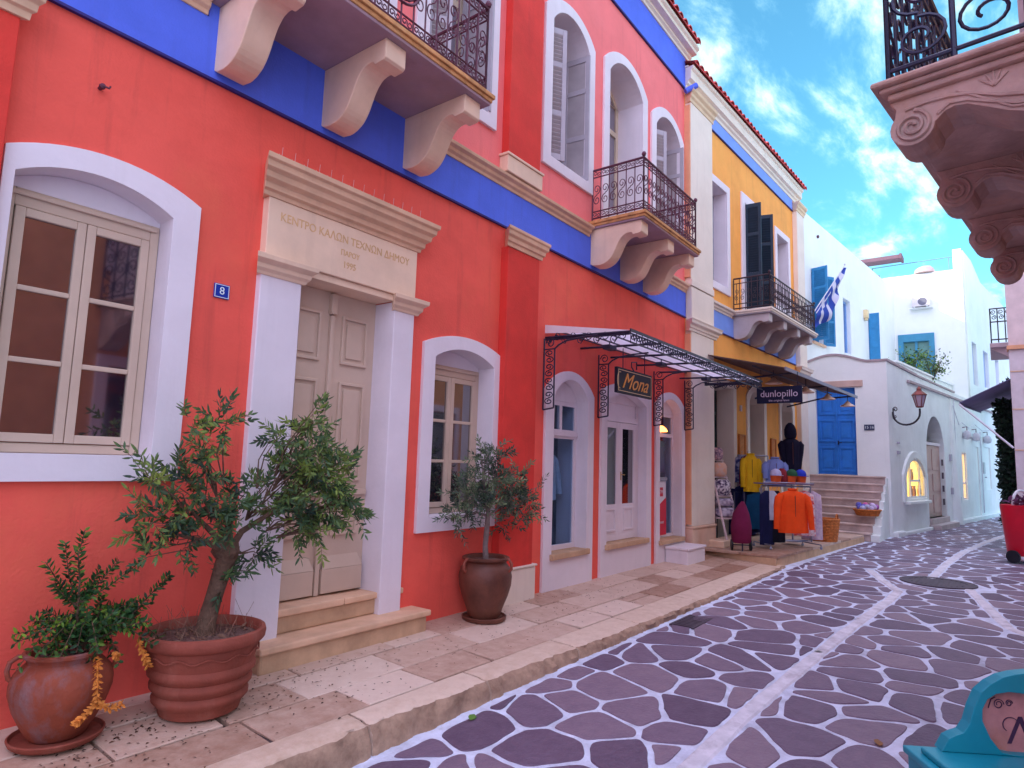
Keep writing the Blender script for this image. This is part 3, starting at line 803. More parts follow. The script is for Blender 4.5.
f.plate(arch(9.32, 10.18, 2.342, 2.36, .195), [], yg + .002, yg + .05); f.build('window_frame', LAV, W, bevel=.005)
g = MB(); g.box(9.36, 10.14, yg + .02, yg + .025, .41, 2.31); g.build('pane', mat('tinted_shop_glass', (.03, .04, .06), .05, spec=.7, trans=.9), W)
curtain_room(W, 9.3, 10.2, .40, 2.3, yg + .05, 1.0, ROOM)
# step block under the third arch
b = MB(); b.box(9.50, 10.22, -.40, -.04, -.02, .235); b.box(9.48, 10.24, -.42, -.04, .237, .275)
tag(b.build('step_block', LAV, bevel=.012), 'low white stone step block under the cash machine window', 'step')
# --- upper windows
def upper_window(o, l=.17, r=.15, t=.15, b=.14, door=False, sh=True):
    x0, x1, z0, z1, rise = o
    W = win_surround(pb, x0, x1, z0 + (.03 if door else 0), z1, rise, l, r, t, 0 if door else b, deep=.50, m=LAV)
    f = MB(); y = .40
    f.box(x0, x0 + .07, y, y + .06, z0, z1 + .02); f.box(x1 - .07, x1, y, y + .06, z0, z1 + .02)
    f.box(x0 + .07, x1 - .07, y, y + .06, z1 - .48, z1 - .40); f.box(x0 + .07, x1 - .07, y, y + .06, z0, z0 + .07); f.box((x0 + x1) / 2 - .045, (x0 + x1) / 2 + .045, y, y + .06, z0 + .07, z1 - .48)
    f.plate(arch(x0, x1, z1 - .002, z1, rise * .98), [arch(x0 + .07, x1 - .07, z1 + .0, z1 + .0001, rise * .7)], y, y + .06)
    f.build('window_frame', mat('warm_cream_paint', (.62, .50, .38), .6), W, bevel=.004)
    g = MB(); g.box(x0 + .05, x1 - .05, y + .025, y + .032, z0 + .05, z1); g.plate(arch(x0 + .02, x1 - .02, z1, z1 + .001, rise * .9), [], y + .025, y + .032)
    g.build('pane', mat('milky_glass', (.22, .19, .24), .12, spec=.7), W)
    if sh:
        hw = (x1 - x0) / 2 - .03
        shutter(W, x0 + .035, .06, z0 + .02, z1 - .03, hw * .62, R(30), louver=True)
        shutter(W, x1 - .045, .35, z0 + .02, z1 - .0, hw * .95, R(84))
    if door:
        p = MB(); p.box(x0 + .07, x1 - .07, y - .02, y, z0, z0 + .75); p.build('door_leaf', LAV, W)
    return W
upper_window(U0); upper_window(U1); upper_window(U3)
upper_window(UB, door=True, sh=False); upper_window(U2, l=.16, r=.17, door=True, sh=False); upper_window(UL)
for o in (U2, UB):
    pass
balcony(pb, 1.96, 4.05, .80, 4.58, 4.68, (2.02, 2.90, 3.78), rail_top=.80, medallion=(3.0, 5.08, .17), kind='s', bw=.20, H=.50)
balcony(pb, 7.12, 8.95, .80, 4.58, 4.68, (7.15, 7.98, 8.72), rail_top=.72, kind='s', bw=.20, H=.50)
# small window grilles and iron bits on pink facade
m = MB()
for i in range(14): m.tube([(2.50 + i * .108, -.14, 3.615), (2.50 + i * .108, -.15, 3.72)], .0015, 4); m.tube([(2.50 + i * .108, -.10, 3.615), (2.53 + i * .108, -.06, 3.71)], .0015, 4)
m.build('bird_spikes', mat('spike_plastic', (.7, .5, .5), .4), pb)
# downpipe stub at roof end
m = MB(); m.tube([(10.30, -.06, 8.12), (10.42, -.22, 8.24)], .05, 10); m.build('roof_spout', BLUE, pb, smooth=True)
for (x, z) in ((1.36, 3.65),):
    m = MB(); m.lathe([(0, 0), (.012, 0), (.012, .03), (.018, .035), (.016, .05), (0, .052)], n=12)
    m2 = MB().merge(m, Matrix.Translation((x, 0, z)) @ Matrix.Rotation(PI / 2, 4, 'X')); m2.tube([(x, -.05, z), (x + .03, -.06, z - .005), (x + .035, -.06, z + .01)], .006, 6)
    m2.build('wall_hook', IRON, pb, smooth=True)
# house number plate
p = MB(); p.box(2.155, 2.265, -.012, -.001, 2.55, 2.65)
num = thing('house_number_plate', 'small blue enamel plate with white number 8 left of the door', 'sign', (0, 0, 0))
p.build('plate', mat('enamel_blue', (.01, .04, .35), .25, spec=.6), num, bevel=.004)
t = text_wall('8', .075, 2.21, -.014, 2.60, .001); t.merge(MB().plate([(2.16, 2.555), (2.26, 2.555), (2.26, 2.645), (2.16, 2.645)], [[(2.164, 2.559), (2.256, 2.559), (2.256, 2.641), (2.164, 2.641)]], -.0135, -.0121)); t.build('number', mat('enamel_white', (.75, .85, .9), .3), num)

# --- canopy over the shops (fixed to the pink facade)
cn = MB()
cx0, cx1, cyo = 6.15, 10.95, -1.10
zc0, zc1 = 3.10, 2.93
SHEET = mat('canopy_sheet', (.80, .78, .88), .45, var=.08, vscale=2)
_N = SHEET.node_tree.nodes; _L = SHEET.node_tree.links; _t = _N.new('ShaderNodeBsdfTranslucent'); _t.inputs[0].default_value = (.92, .90, .98, 1); _x = _N.new('ShaderNodeMixShader'); _x.inputs[0].default_value = .8
_L.new(_N['Principled BSDF'].outputs[0], _x.inputs[1]); _L.new(_t.outputs[0], _x.inputs[2]); _L.new(_x.outputs[0], _N['Material Output'].inputs[0])
def slope(y): return zc0 + (zc1 - zc0) * (y / cyo)
v = [(cx0, -.002, zc0), (cx1, -.002, zc0), (cx1, cyo, zc1), (cx0, cyo, zc1)]
cn.add(v + [(a, b, c_ + .008) for a, b, c_ in v], [(0, 1, 2, 3), (7, 6, 5, 4), (0, 1, 5, 4), (1, 2, 6, 5), (2, 3, 7, 6), (3, 0, 4, 7)])
canopy = cn.build('canopy', SHEET, pb)
cf = MB()
for x in [cx0 + (cx1 - cx0) * i / 6 for i in range(7)]:
    cf.tube([(x, -.01, 2.955), (x, cyo, 2.925)], .014, 6)
    if x not in (cx0, cx1):
        pts = s_scroll(0, 0, .18, .09)
for y in (-.03, -.38, -.74, -1.09):
    cf.tube([(cx0, y, slope(y) - .02), (cx1, y, slope(y) - .02)], .010, 5)
cf.box(cx0 - .01, cx1 + .01, cyo - .02, cyo - .005, 2.925, 2.955); cf.box(cx0 - .01, cx1 + .01, cyo - .02, cyo - .005, 2.80, 2.815)
n = 34
for i in range(n):
    x = cx0 + (i + .5) * (cx1 - cx0) / n; st = (cx1 - cx0) / n
    pts = spiral(x - st * .22, 2.87, .038, .01, PI / 2, -1.2, 12); pts2 = spiral(x + st * .22, 2.87, .038, .01, -PI / 2, -1.2, 12)
    cf.tube([(a, cyo - .012, b) for a, b in list(reversed(pts)) + pts2], .006, 4)
    cf.tube([(x - st / 2, cyo - .012, 2.81), (x - st / 2, cyo - .012, 2.93)], .005, 4)
# scrolled end bars
for xe in (cx0, cx1):
    cf.tube([(xe, -.01, 2.93), (xe, cyo, 2.90)], .012, 5)
    for k in range(5):
        yy = -.12 - k * .21
        pts = spiral(yy - .05, 2.99 - k * .016 - .04, .05, .012, PI / 2, 1.3, 12); pts2 = spiral(yy + .05, 2.99 - k * .016 - .06, .05, .012, -PI / 2, 1.3, 12)
        cf.tube([(xe, a, b) for a, b in list(reversed(pts)) + pts2], .006, 4)
cf.build('canopy_frame', IRONB, canopy)
e = MB()
e.add([(cx0 - .004, -.002, zc0 + .01), (cx0 - .004, cyo, zc1 + .01), (cx0 - .004, cyo, zc1 - .015), (cx0 - .004, -.002, zc0 - .09)], [(0, 1, 2, 3)])
e.build('canopy_end_panel', LAV, canopy)
for x in (6.08, 7.36, 9.07, 10.28):
    b = MB()
    b.tube([(x, -.045, 2.10), (x, -.045, 2.93)], .011, 5); b.tube([(x, -.19, 2.12), (x, -.19, 2.80)], .010, 5)
    b.tube([(x, -.045, 2.10), (x, -.19, 2.12)], .010, 5); b.tube([(x, -.045, 2.80), (x, -.19, 2.80)], .009, 5)
    for k in range(4):
        z = 2.16 + k * .16
        b.tube([(x, a, c_) for a, c_ in s_scroll(-.118, z, z + .15, .12, 1 if k % 2 else -1)], .007, 4)
    pts = [(-.19, 2.80), (-.24, 2.84), (-.34, 2.88), (-.55, 2.90), (-.75, 2.905)]
    b.tube([(x, a, c_) for a, c_ in pts], .011, 5)
    b.tube([(x, a, c_) for a, c_ in spiral(-.13, 2.87, .06, .015, 0, 1.4)], .007, 4)
    b.build('canopy_bracket', IRONB, canopy)
# hanging shop sign under the canopy
sg = thing('hanging_shop_sign', 'black gold-lettered script sign hanging under the glass canopy', 'sign', (7.27, -.6, 2.51))
b = MB(); b.box(-.48, .48, -.02, .02, -.155, .155); b.build('board', mat('sign_black', (.006, .006, .02), .5, spec=.3), sg, bevel=.004)
t = text_wall('Mona', .27, -.02, -.024, -.005, .003, shear=.55, sx=1.15)
GOLDL = mat('gold_letters', (.80, .33, .06), .35, metal=.3)
t.build('lettering', GOLDL, sg)
f = MB(); f.plate([(-.455, -.13), (.455, -.13), (.455, .13), (-.455, .13)], [[(-.447, -.122), (.447, -.122), (.447, .122), (-.447, .122)]], -.0235, -.0205)
f.tube([(-.42 + .1 * math.cos(a * .3) * .6 - 0.0, -.024, .0 + .10 * math.sin(a * .3)) for a in range(4, 17)], .004, 4); f.build('border_line', mat('pale_gold', (.75, .55, .3), .4), sg)
h = MB(); h.tube([(-.3, 0, .155), (-.3, 0, .40)], .006, 5); h.tube([(.3, 0, .155), (.3, 0, .40)], .006, 5); h.tube([(0, 0, .155), (-.07, 0, .20), (-.07, 0, .26), (.07, 0, .28), (.07, 0, .18)], .008, 5); h.build('hanger', IRONB, sg)
# spotlights under the canopy
for x, lab in ((6.72, 'black spotlight under the canopy nearest the olive tree'), (8.2, 'black spotlight under the middle of the canopy'), (9.9, 'black spotlight under the far end of the canopy')):
    s_ = thing('spotlight', lab, 'lamp', (x, -.55, 2.93), 0, 'spotlights under the glass canopy')
    m = MB(); m.box(-.09, .09, -.05, .05, -.075, -.02); m.build('lamp_body', IRONB, s_, bevel=.008)
    m = MB(); m.tube([(0, 0, -.02), (0, 0, .03)], .008, 5); m.build('bracket', IRONB, s_)

# --- shirt and trousers on a stand inside the first shop window
def jacket(name, m, loc, rz, label, cat, w=.24, h=.62, d=.09, sleeve=.55, hood=False, group=None, spread=.10, nf=6):
    o = thing(name, label, cat, loc, rz, group)
    b = MB()
    secs = [(0, 0, 0, .055, .045), (0, 0, -.02, .07, .055), (0, 0, -.05, w * .72, d * .65), (0, 0, -.09, w * .98, d * .95), (0, 0, -.16, w, d), (0, 0, -h * .45, w * .95, d * 1.02), (0, 0, -h * .75, w * 1.0, d * 1.1), (0, 0, -h * .96, w * 1.05, d * 1.15), (0, 0, -h, w * 1.02, d * 1.1)]
    b.loft(secs, 40, .09, nf + 3, 1.)
    for sx in (-1, 1):
        pts = [(sx * w * .78, 0, -.10), (sx * w * 1.0, -.005, -.15), (sx * (w * 1.08 + spread * .35), -.02, -.28), (sx * (w * 1.08 + spread * .7), -.035, -sleeve * .7), (sx * (w * 1.08 + spread), -.045, -sleeve)]
        b.tube(pts, [.06, .07, .062, .052, .045], 12)
    body = b.build('garment_body', m, o, smooth=True)
    c = MB(); c.tube([(.062 * math.cos(a * PI / 8), .052 * math.sin(a * PI / 8), .0) for a in range(17)], .018, 8); c.build('collar', m, o, smooth=True)
    z = MB(); z.box(-.004, .004, -d * 1.12, -d * .98, -h + .02, -.10); z.build('zip', mat('zip_dark', (.10, .03, .02), .4), o)
    if hood:
        hd = MB(); hd.loft([(0, .0, -.02, .09, .08), (0, .0, .05, .11, .10), (0, .01, .14, .105, .105), (0, .02, .22, .075, .08), (0, .02, .27, .03, .03)], 18); hd.build('hood', m, o, smooth=True)
    return o
def trousers(name, m, loc, rz, label, w=.15, h=.9, group=None, cat='trousers'):
    o = thing(name, label, cat, loc, rz, group)
    b = MB()
    b.loft([(0, 0, 0, w, .05), (0, 0, -.08, w * 1.05, .06), (0, 0, -.22, w * 1.1, .065)], 20, .04, 5)
    for sx in (-1, 1):
        b.loft([(sx * w * .5, 0, -.20, w * .56, .062), (sx * w * .52, 0, -h * .6, w * .46, .05), (sx * w * .55, 0, -h, w * .42, .045)], 14, .05, 4)
    b.build('cloth', m, o, smooth=True); return o
CLO = lambda n, c, c2=None, v=.15, s=6: mat(n, c, .9, bump=.4, bscale=90, var=v, vscale=s, col2=c2, spec=.15)
jacket('display_shirt', CLO('pale_blue_shirt', (.50, .60, .68)), (6.68, .30, 1.66), .15, 'pale blue shirt on display behind the first shop window', 'shirt', w=.2)
trousers('display_trousers', CLO('navy_cloth', (.02, .02, .08)), (6.68, .30, 1.06), .15, 'dark navy trousers under the pale shirt in the shop window', h=.5)
# --- cash machine in the third arch
am = thing('cash_machine', 'cash machine with dark screen and red and white front behind window', 'cash machine', (9.60, .085, .40))
m = MB(); m.box(-.22, .22, .0, .03, 0, .86); m.build('cabinet', mat('machine_white', (.75, .70, .75), .4), am, bevel=.01)
m = MB(); m.add([(-.215, -.004, .02), (.215, -.004, .02), (.215, -.004, .60), (-.215, -.004, .42), (-.215, -.001, .02), (.215, -.001, .02), (.215, -.001, .60), (-.215, -.001, .42)], [(0, 1, 2, 3), (4, 5, 6, 7), (0, 1, 5, 4), (1, 2, 6, 5), (2, 3, 7, 6), (3, 0, 4, 7)]); m.build('red_front', mat('machine_red', (.62, .015, .05), .4), am)
m = MB(); m.box(-.09, .09, -.006, -.001, .62, .76); m.build('badge', MATS['machine_red'], am)
t = text_wall('ATM', .075, 0, -.008, .69, .001); t.merge(text_wall('Euronet', .07, 0, -.008, .22, .001)); t.build('lettering', MATS['machine_white'], am)
m = MB(); m.box(-.22, .22, .008, .03, .862, 1.50); m.build('screen_housing', mat('machine_dark', (.03, .025, .06), .3), am, bevel=.01)
m = MB(); m.box(-.16, .16, .001, .007, 1.0, 1.40); m.build('screen', mat('screen_glass', (.10, .09, .16), .15, spec=.7), am)
m = MB(); m.box(-.2, .2, -.03, .007, .862, .92); m.build('keypad', mat('keypad_grey', (.3, .3, .35), .4), am, bevel=.005)
lm = thing('shelf_lamp', 'small glowing orange lamp above the cash machine', 'lamp', (9.55, .05, 2.06))
m = MB(); m.lathe([(0, .07), (.03, .065), (.08, .02), (.10, -.02), (.095, -.025), (.0, -.025)], n=20); m.build('lamp_shade', mat('orange_glow', (.9, .35, .08), .5, emis=(1., .32, .06), estr=5.), lm, smooth=True)
m = MB(); m.tube([(0, 0, .07), (0, 0, .18)], .006, 5); m.build('cord', IRONB, lm)

# ------------------------------------------------------------------ YELLOW BUILDING (turned 3 degrees)
yb = thing('yellow_building', 'ochre yellow two-storey building with dark shutters and light blue bands', 'building', (10.4, 0, 0), R(-3))
YD = (2.85, 3.62, 4.62, 7.05, 0)
YW1 = (1.06, 1.86, 4.98, 6.92, 0)
YW2 = (4.90, 5.72, 5.3, 7.0, 0)
L1 = (1.15, 2.08, .15, 3.02, 0)
L2 = (2.95, 3.80, .15, 2.86, .24)
L3 = (4.98, 5.78, .15, 2.86, .24)
up = [wall_hole(*o) for o in (YD, YW1, YW2)]; lo = [wall_hole(*o, b=0) for o in (L1, L2, L3)]
w = MB(); w.plate([(0, -.3), (6.8, -.3), (6.8, 4.04), (0, 4.04)], lo, 0, .3); w.build('wall', OCHRE, yb)
w = MB(); w.plate([(0, 4.04), (6.8, 4.04), (6.8, 8.6), (0, 8.6)], up, 0, .3); w.build('wall', OCHRE, yb)
w = MB(); w.box(6.5, 6.8, .3, 8, -.3, 8.6); w.box(0.02, .3, .3, 8, 8.3, 8.6); w.box(0, 6.8, 7.7, 8, -.3, 8.6); w.build('rear_wall', OCHRE, yb)
w = MB(); w.box(.98, 6.18, -.018, -.0005, 4.05, 4.42); w.build('blue_band', LBLUE, yb)
w = MB(); w.box(.98, 6.18, -.03, -.0005, 4.03, 4.048); w.build('band_shadow_line', NAVYT, yb)
w = MB(); w.box(.98, 6.18, -.018, -.0005, 7.98, 8.24); w.build('blue_band', LBLUE, yb)
w = MB(); w.box(.98, 6.18, -.03, -.0005, 7.955, 7.978); w.build('band_shadow_line', NAVYT, yb)
MC = [(0, 4.42), (.03, 4.42), (.035, 4.45), (.06, 4.47), (.065, 4.50), (.10, 4.52), (.105, 4.56), (.0, 4.58)]
for a, b in ((.98, 2.06), (5.26, 6.78)):
    w = MB(); w.mould(MC, a, b); w.build('cornice', CREAM, yb, bevel=.003)
w = MB(); w.mould([(0, 8.24), (.03, 8.24), (.035, 8.30), (.07, 8.33), (.075, 8.37), (.13, 8.40), (.135, 8.55), (.17, 8.58), (.18, 8.63), (0, 8.63)], 0, 6.6, .1); w.build('cornice', CREAM, yb, bevel=.005)
w = MB(); w.box(-.02, 6.75, -.08, 8, 8.632, 8.66); w.build('gutter_course', CREAM, yb)
tiles(yb, -.05, 6.72, .24, 8.66)
# cream corner pilasters
for (a, b) in ((.02, .96), (6.20, 6.78)):
    w = MB(); w.box(a, b, -.11, -.0005, .52, 3.80); w.build('pilaster', CREAM, yb, bevel=.006)
    w = MB(); w.box(a - .02, b + .0, -.13, -.0005, -.2, .48); w.box(a - .03, b + .01, -.15, -.0005, .482, .518); w.build('plinth', mat('peach_plinth', (.72, .50, .38), .8, bump=.2, stain=.4, stain_col=(.7, .36, .2)), yb, bevel=.01)
    c = MB(); z1 = 3.80; c.mould([(0, z1), (.125, z1), (.13, z1 + .04), (.15, z1 + .05), (.155, z1 + .09), (.20, z1 + .12), (.205, z1 + .16), (.22, z1 + .19), (0, z1 + .20)], a, b, .9); c.build('capital', CREAM, yb, bevel=.003)
    w = MB(); w.box(a, b, -.11, -.0005, 4.72, 7.96); w.build('pilaster', CREAM, yb, bevel=.006)
    w = MB(); w.box(a - .01, b + .0, -.13, -.0005, 4.60, 4.718); w.box(a, b, -.12, -.0005, 4.002, 4.58); w.build('plinth', CREAM, yb, bevel=.006)
    c = MB(); z1 = 7.96; c.mould([(0, z1), (.12, z1), (.125, z1 + .06), (.15, z1 + .09), (.155, z1 + .14), (.19, z1 + .18), (.20, z1 + .23), (0, z1 + .235)], a, b, .35); c.build('capital', mat('pale_yellow_stone', (.74, .55, .36), .7), yb, bevel=.003)
w = MB(); w.box(-.012, .018, -.105, -.0005, .55, 3.75); w.box(-.012, .018, -.105, -.0005, 4.75, 7.9); w.build('pilaster_side', PEACH, yb)
def ysur(o, l=.14, r=.14, t=.15, b=.14, deep=.25, m=LAV):
    return win_surround(yb, *o, l, r, t, b, deep=deep, m=m)
W = ysur(YW1, l=.12, r=.15, deep=.34)
casement(W, 1.06, 1.86, 4.98, 6.92, .25, rows=3, m=mat('grey_frame', (.25, .28, .36), .5))
W = ysur(YW2, deep=.34)
casement(W, 4.90, 5.72, 5.3, 7.0, .25, rows=3, m=DSHUT)
W = ysur(YD, l=.2, r=.2, t=.2)
casement(W, 2.85, 3.62, 4.66, 7.05, .15, rows=4, m=DSHUT)
shutter(W, 2.86, -.01, 4.70, 7.02, .33, R(84), m=DSHUT, pm=DSHUT, louver=True)
shutter(W, 3.60, -.01, 4.70, 7.02, .33, R(72), m=DSHUT, pm=DSHUT, louver=True)
balcony(yb, 2.12, 5.20, .76, 4.47, 4.57, (2.16, 3.05, 3.95, 4.85), rail_top=.66, kind='x', msl=mat('grey_slab', (.38, .35, .38), .8), mbr=mat('greyish_marble', (.50, .44, .45), .7), edge=CREAM, rm=mat('dark_iron_violet', (.04, .022, .035), .5), bw=.20, H=.46, step=.11)
# ground floor arched doors
DG = mat('dark_green_paint', (.01, .035, .035), .4, var=.1)
for o in (L1, L2, L3):
    W = win_surround(yb, *o, .14 if o is not L1 else .12, .16, .14, 0, deep=.40, m=CREAM, name='door')
    f = MB(); y = .30; x0, x1, z0, z1, rise = o
    mull(f, x0, x1, y, z0, z1 - .02, .06); f.box((x0 + x1) / 2 - .04, (x0 + x1) / 2 + .04, y, y + .05, z0 + .05, z1 - .5); f.box(x0 + .06, x1 - .06, y, y + .05, z1 - .50, z1 - .44); f.box(x0 + .06, x1 - .06, y, y + .05, z0 + .06, z0 + .6)
    f.build('door_frame', DG, W, bevel=.004)
    g = MB(); g.box(x0 + .03, x1 - .03, y + .02, y + .03, z0 + .05, z1 - .03)
    if rise: g.plate(arch(x0 + .01, x1 - .01, z1 - .029, z1 - .02, rise * .98), [], y + .02, y + .03)
    g.build('pane', GLASS, W)
# picture plaques on the ochre piers
for (x, lab) in ((2.52, 'terracotta relief plaque on the first ochre pier behind clothes rack'), (4.38, 'terracotta relief plaque on the second ochre pier by hooded top')):
    pq = thing('wall_plaque', lab, 'plaque', (10.4 + x * math.cos(R(-3)), x * math.sin(R(-3)) - .01, 1.92), R(-3), 'terracotta plaques on ochre piers')
    m = MB(); m.plate([(-.16, -.24), (.16, -.24), (.16, .24), (-.16, .24)], [[(-.13, -.21), (.13, -.21), (.13, .21), (-.13, .21)]], -.035, -.001); m.build('frame', mat('plaque_frame', (.50, .17, .04), .6), pq, bevel=.005)
    m = MB(); m.box(-.128, .128, -.015, -.001, -.208, .208)
    for k in range(3): m.lathe([(0, .02), (.03, .015), (.045, 0)], (0, 0, 0), 12) if False else None
    m.build('relief', mat('plaque_clay', (.58, .22, .06), .7, bump=.8, bscale=20, var=.25, vscale=12), pq)
m = MB(); m.box(2.47, 2.55, -.03, -.001, 2.62, 2.74); m.build('alarm_box', mat('alarm_white', (.6, .5, .5), .4), yb, bevel=.006)
# awning fixed on the facade
aw = MB()
ax0, ax1, ao, az0, az1 = .70, 5.75, 1.42, 3.52, 3.17
v = [(ax0, -.002, az0), (ax1, -.002, az0), (ax1, -ao, az1), (ax0, -ao, az1)]
aw.add(v + [(a, b, c_ - .014) for a, b, c_ in v], [(0, 1, 2, 3), (7, 6, 5, 4), (0, 1, 5, 4), (1, 2, 6, 5), (2, 3, 7, 6), (3, 0, 4, 7)])
AWN = mat('dark_awning_fabric', (.13, .075, .065), .85, bump=.15, var=.1)
awn = aw.build('awning', AWN, yb)
m = MB(); m.box(ax0, ax1, -ao - .02, -ao, az1 - .05, az1 + .01); m.build('front_bar', mat('awning_bar', (.22, .20, .27), .5), awn)
m = MB()
for x in (1.2, 3.3, 5.4):
    m.tube([(x, -.02, 2.95), (x, -.7, 3.10), (x, -ao, az1 - .03)], .018, 6)
m.tube([(ax0, -.9, az1 + .06), (ax1, -.9, az1 + .06)], .014, 5); m.build('awning_arm', IRONB, awn)
# lamps under awning
def bowl_lamp(x, y, z, lab, glow=.0):
    c_, s_ = math.cos(R(-3)), math.sin(R(-3))
    l = thing('awning_lamp', lab, 'lamp', (10.4 + x * c_ - y * s_, x * s_ + y * c_, z), 0, 'lamps under the dark awning')
    m = MB(); m.lathe([(.015, .10), (.03, .09), (.06, .05), (.14, .0), (.15, -.015), (.13, -.01), (.05, .035), (.0, .045)], n=20); m.build('lamp_shade', mat('lamp_brass_cream', (.80, .55, .42), .35), l, smooth=True)
    m = MB(); m.tube([(0, 0, .09), (0, 0, .26)], .008, 5); m.build('stem', IRONB, l)
bowl_lamp(1.7, -.92, 3.05, 'round white lamp under the awning nearest the canopy')
bowl_lamp(2.6, -1.22, 2.96, 'bowl lamp under the awning just above the hanging name board')
bowl_lamp(4.0, -1.25, 2.96, 'bowl lamp under the awning in front of white wall')
bowl_lamp(5.35, -1.32, 2.93, 'bowl lamp under the awning corner in front of blue door')
# hanging name board, at right angles to the facade
db = thing('hanging_name_board', 'dark blue name board with white lowercase lettering hanging under awning', 'sign', (11.5, -1.24, 2.77), 0)
m = MB(); m.box(-.02, .02, -.37, .37, -.145, .145); m.build('board', mat('board_navy', (.006, .008, .035), .6, spec=.2), db, bevel=.003)
t = text_mb('dunlopillo', .165, .002); t2 = MB().merge(t, Matrix.Translation((-.023, 0, .015)) @ Matrix.Rotation(-PI / 2, 4, 'Z') @ Matrix.Rotation(PI / 2, 4, 'X') @ Matrix.Diagonal((.94, 1, 1, 1)))
t = text_mb('the original latex', .05, .001); t2.merge(t, Matrix.Translation((-.023, 0, -.10)) @ Matrix.Rotation(-PI / 2, 4, 'Z') @ Matrix.Rotation(PI / 2, 4, 'X'))
t2.build('lettering', mat('sign_white', (.55, .46, .60), .4), db)
m = MB(); m.tube([(0, -.3, .145), (0, -.3, .38)], .006, 5); m.tube([(0, .3, .145), (0, .3, .45)], .006, 5); m.build('hanger', IRONB, db)

# ------------------------------------------------------------------ raised terrace
tr = MB()
poly = [(10.95, .0), (10.78, -1.33), (13.2, -1.56), (15.9, -1.80), (16.3, -.35), (13, -.2)]
tr.plate(poly, [], -.1, .10, axis='z')
struct(tr.build('terrace_base', STEP, bevel=.015))
tp = MB(); x = 10.80
k = 0
edge = lambda x: -1.355 - (x - 10.78) * .0865
while x < 15.85:
    x2 = min(x + rs.uniform(.6, 1.0), 15.92)
    ym = -.75
    for (ya, yb_) in ((lambda q: -.02 - (q - 10.4) * .045, lambda q: ym), (lambda q: ym, lambda q: edge(q))):
        P_ = [(x, ya(x)), (x2, ya(x2)), (x2, yb_(x2)), (x, yb_(x))]
        q = [(a + (.006 if i in (0, 3) else -.006), b + (.006 if i > 1 else -.006)) for i, (a, b) in enumerate(P_)]
        tp.plate(q, [], .101, .145, axis='z', tint=rs.random() * .8)
    x = x2
struct(tp.build('terrace', SLAB, bevel=.006))
st = MB(); st.box(11.05, 12.3, -.42, -.13, .146, .26); tag(st.build('door_step', PANEL, bevel=.012), 'pale stone step at the foot of the ladder display', 'step')

# ------------------------------------------------------------------ WHITE TERRACE HOUSE with the blue door
ca = (17.7, -2.13)
A = thing('white_house_blue_door', 'whitewashed low house with blue double door, lantern and arched doorway', 'house', (ca[0], ca[1], 0))
wv = MB()   # wall facing the camera, runs +y; local x = into building
top = [(-.001, 4.18)] + [(.05 + .35 * i / 4, 4.18) for i in range(1, 5)] + [(.45 + 1.5 * i / 14, 4.19 + .20 * math.sin(PI * i / 14) ** 1.2) for i in range(15)] + [(2.6, 4.22)]
outer = [(0, -.2), (2.6, -.2)] + list(reversed(top))
door = [(.70, 1.40), (1.60, 1.40), (1.60, 3.57), (.70, 3.57)]
wv.plate(outer, [door], 0, .3, axis='x'); wv.build('wall', WHITE, A, bevel=.02)
m = MB(); cp = [(p[0], p[1] + .001) for p in top] + [(p[0], p[1] + .055) for p in reversed(top)]
m.plate(cp, [], -.03, .32, axis='x'); m.build('coping', mat('coping_stone', (.42, .34, .36), .85, bump=.3), A)
dr = MB()
dr.box(.12, .16, .70, 1.60, 1.41, 3.57)
for (a, b) in ((.74, 1.13), (1.17, 1.56)):
    for (za, zb_) in ((1.48, 2.10), (2.22, 2.78), (2.90, 3.48)):
        dr.plate([(a, za), (b, za), (b, zb_), (a, zb_)], [[(a + .05, za + .05), (b - .05, za + .05), (b - .05, zb_ - .05), (a + .05, zb_ - .05)]], .095, .121, axis='x')
        dr.plate([(a + .10, za + .10), (b - .10, za + .10), (b - .10, zb_ - .10), (a + .10, zb_ - .10)], [], .105, .121, axis='x')
dr.box(.08, .12, 1.13, 1.17, 1.42, 3.56)
D_ = dr.build('door', BLUED, A, bevel=.006)
m = MB(); m.box(.07, .09, 1.10, 1.13, 2.15, 2.25); m.tube([(.07, 1.11, 2.2), (.04, 1.11, 2.2), (.04, 1.03, 2.2)], .01, 5); m.build('handle', IRONB, D_)
m = MB(); m.box(-.05, .28, .52, 1.62, 3.58, 3.74); m.build('lintel', mat('lintel_stone', (.60, .42, .36), .8, bump=.4), A, bevel=.01)
m = MB(); m.box(-.02, -.001, .30, .52, 2.50, 2.64); m.build('number_plate', mat('plate_dark', (.05, .06, .12), .4), A)
t = text_mb('15 16', .09, .001); t2 = MB().merge(t, Matrix.Translation((-.022, .41, 2.57)) @ Matrix.Rotation(-PI / 2, 4, 'Z') @ Matrix.Rotation(PI / 2, 4, 'X')); t2.build('number', MATS['enamel_white'], A)
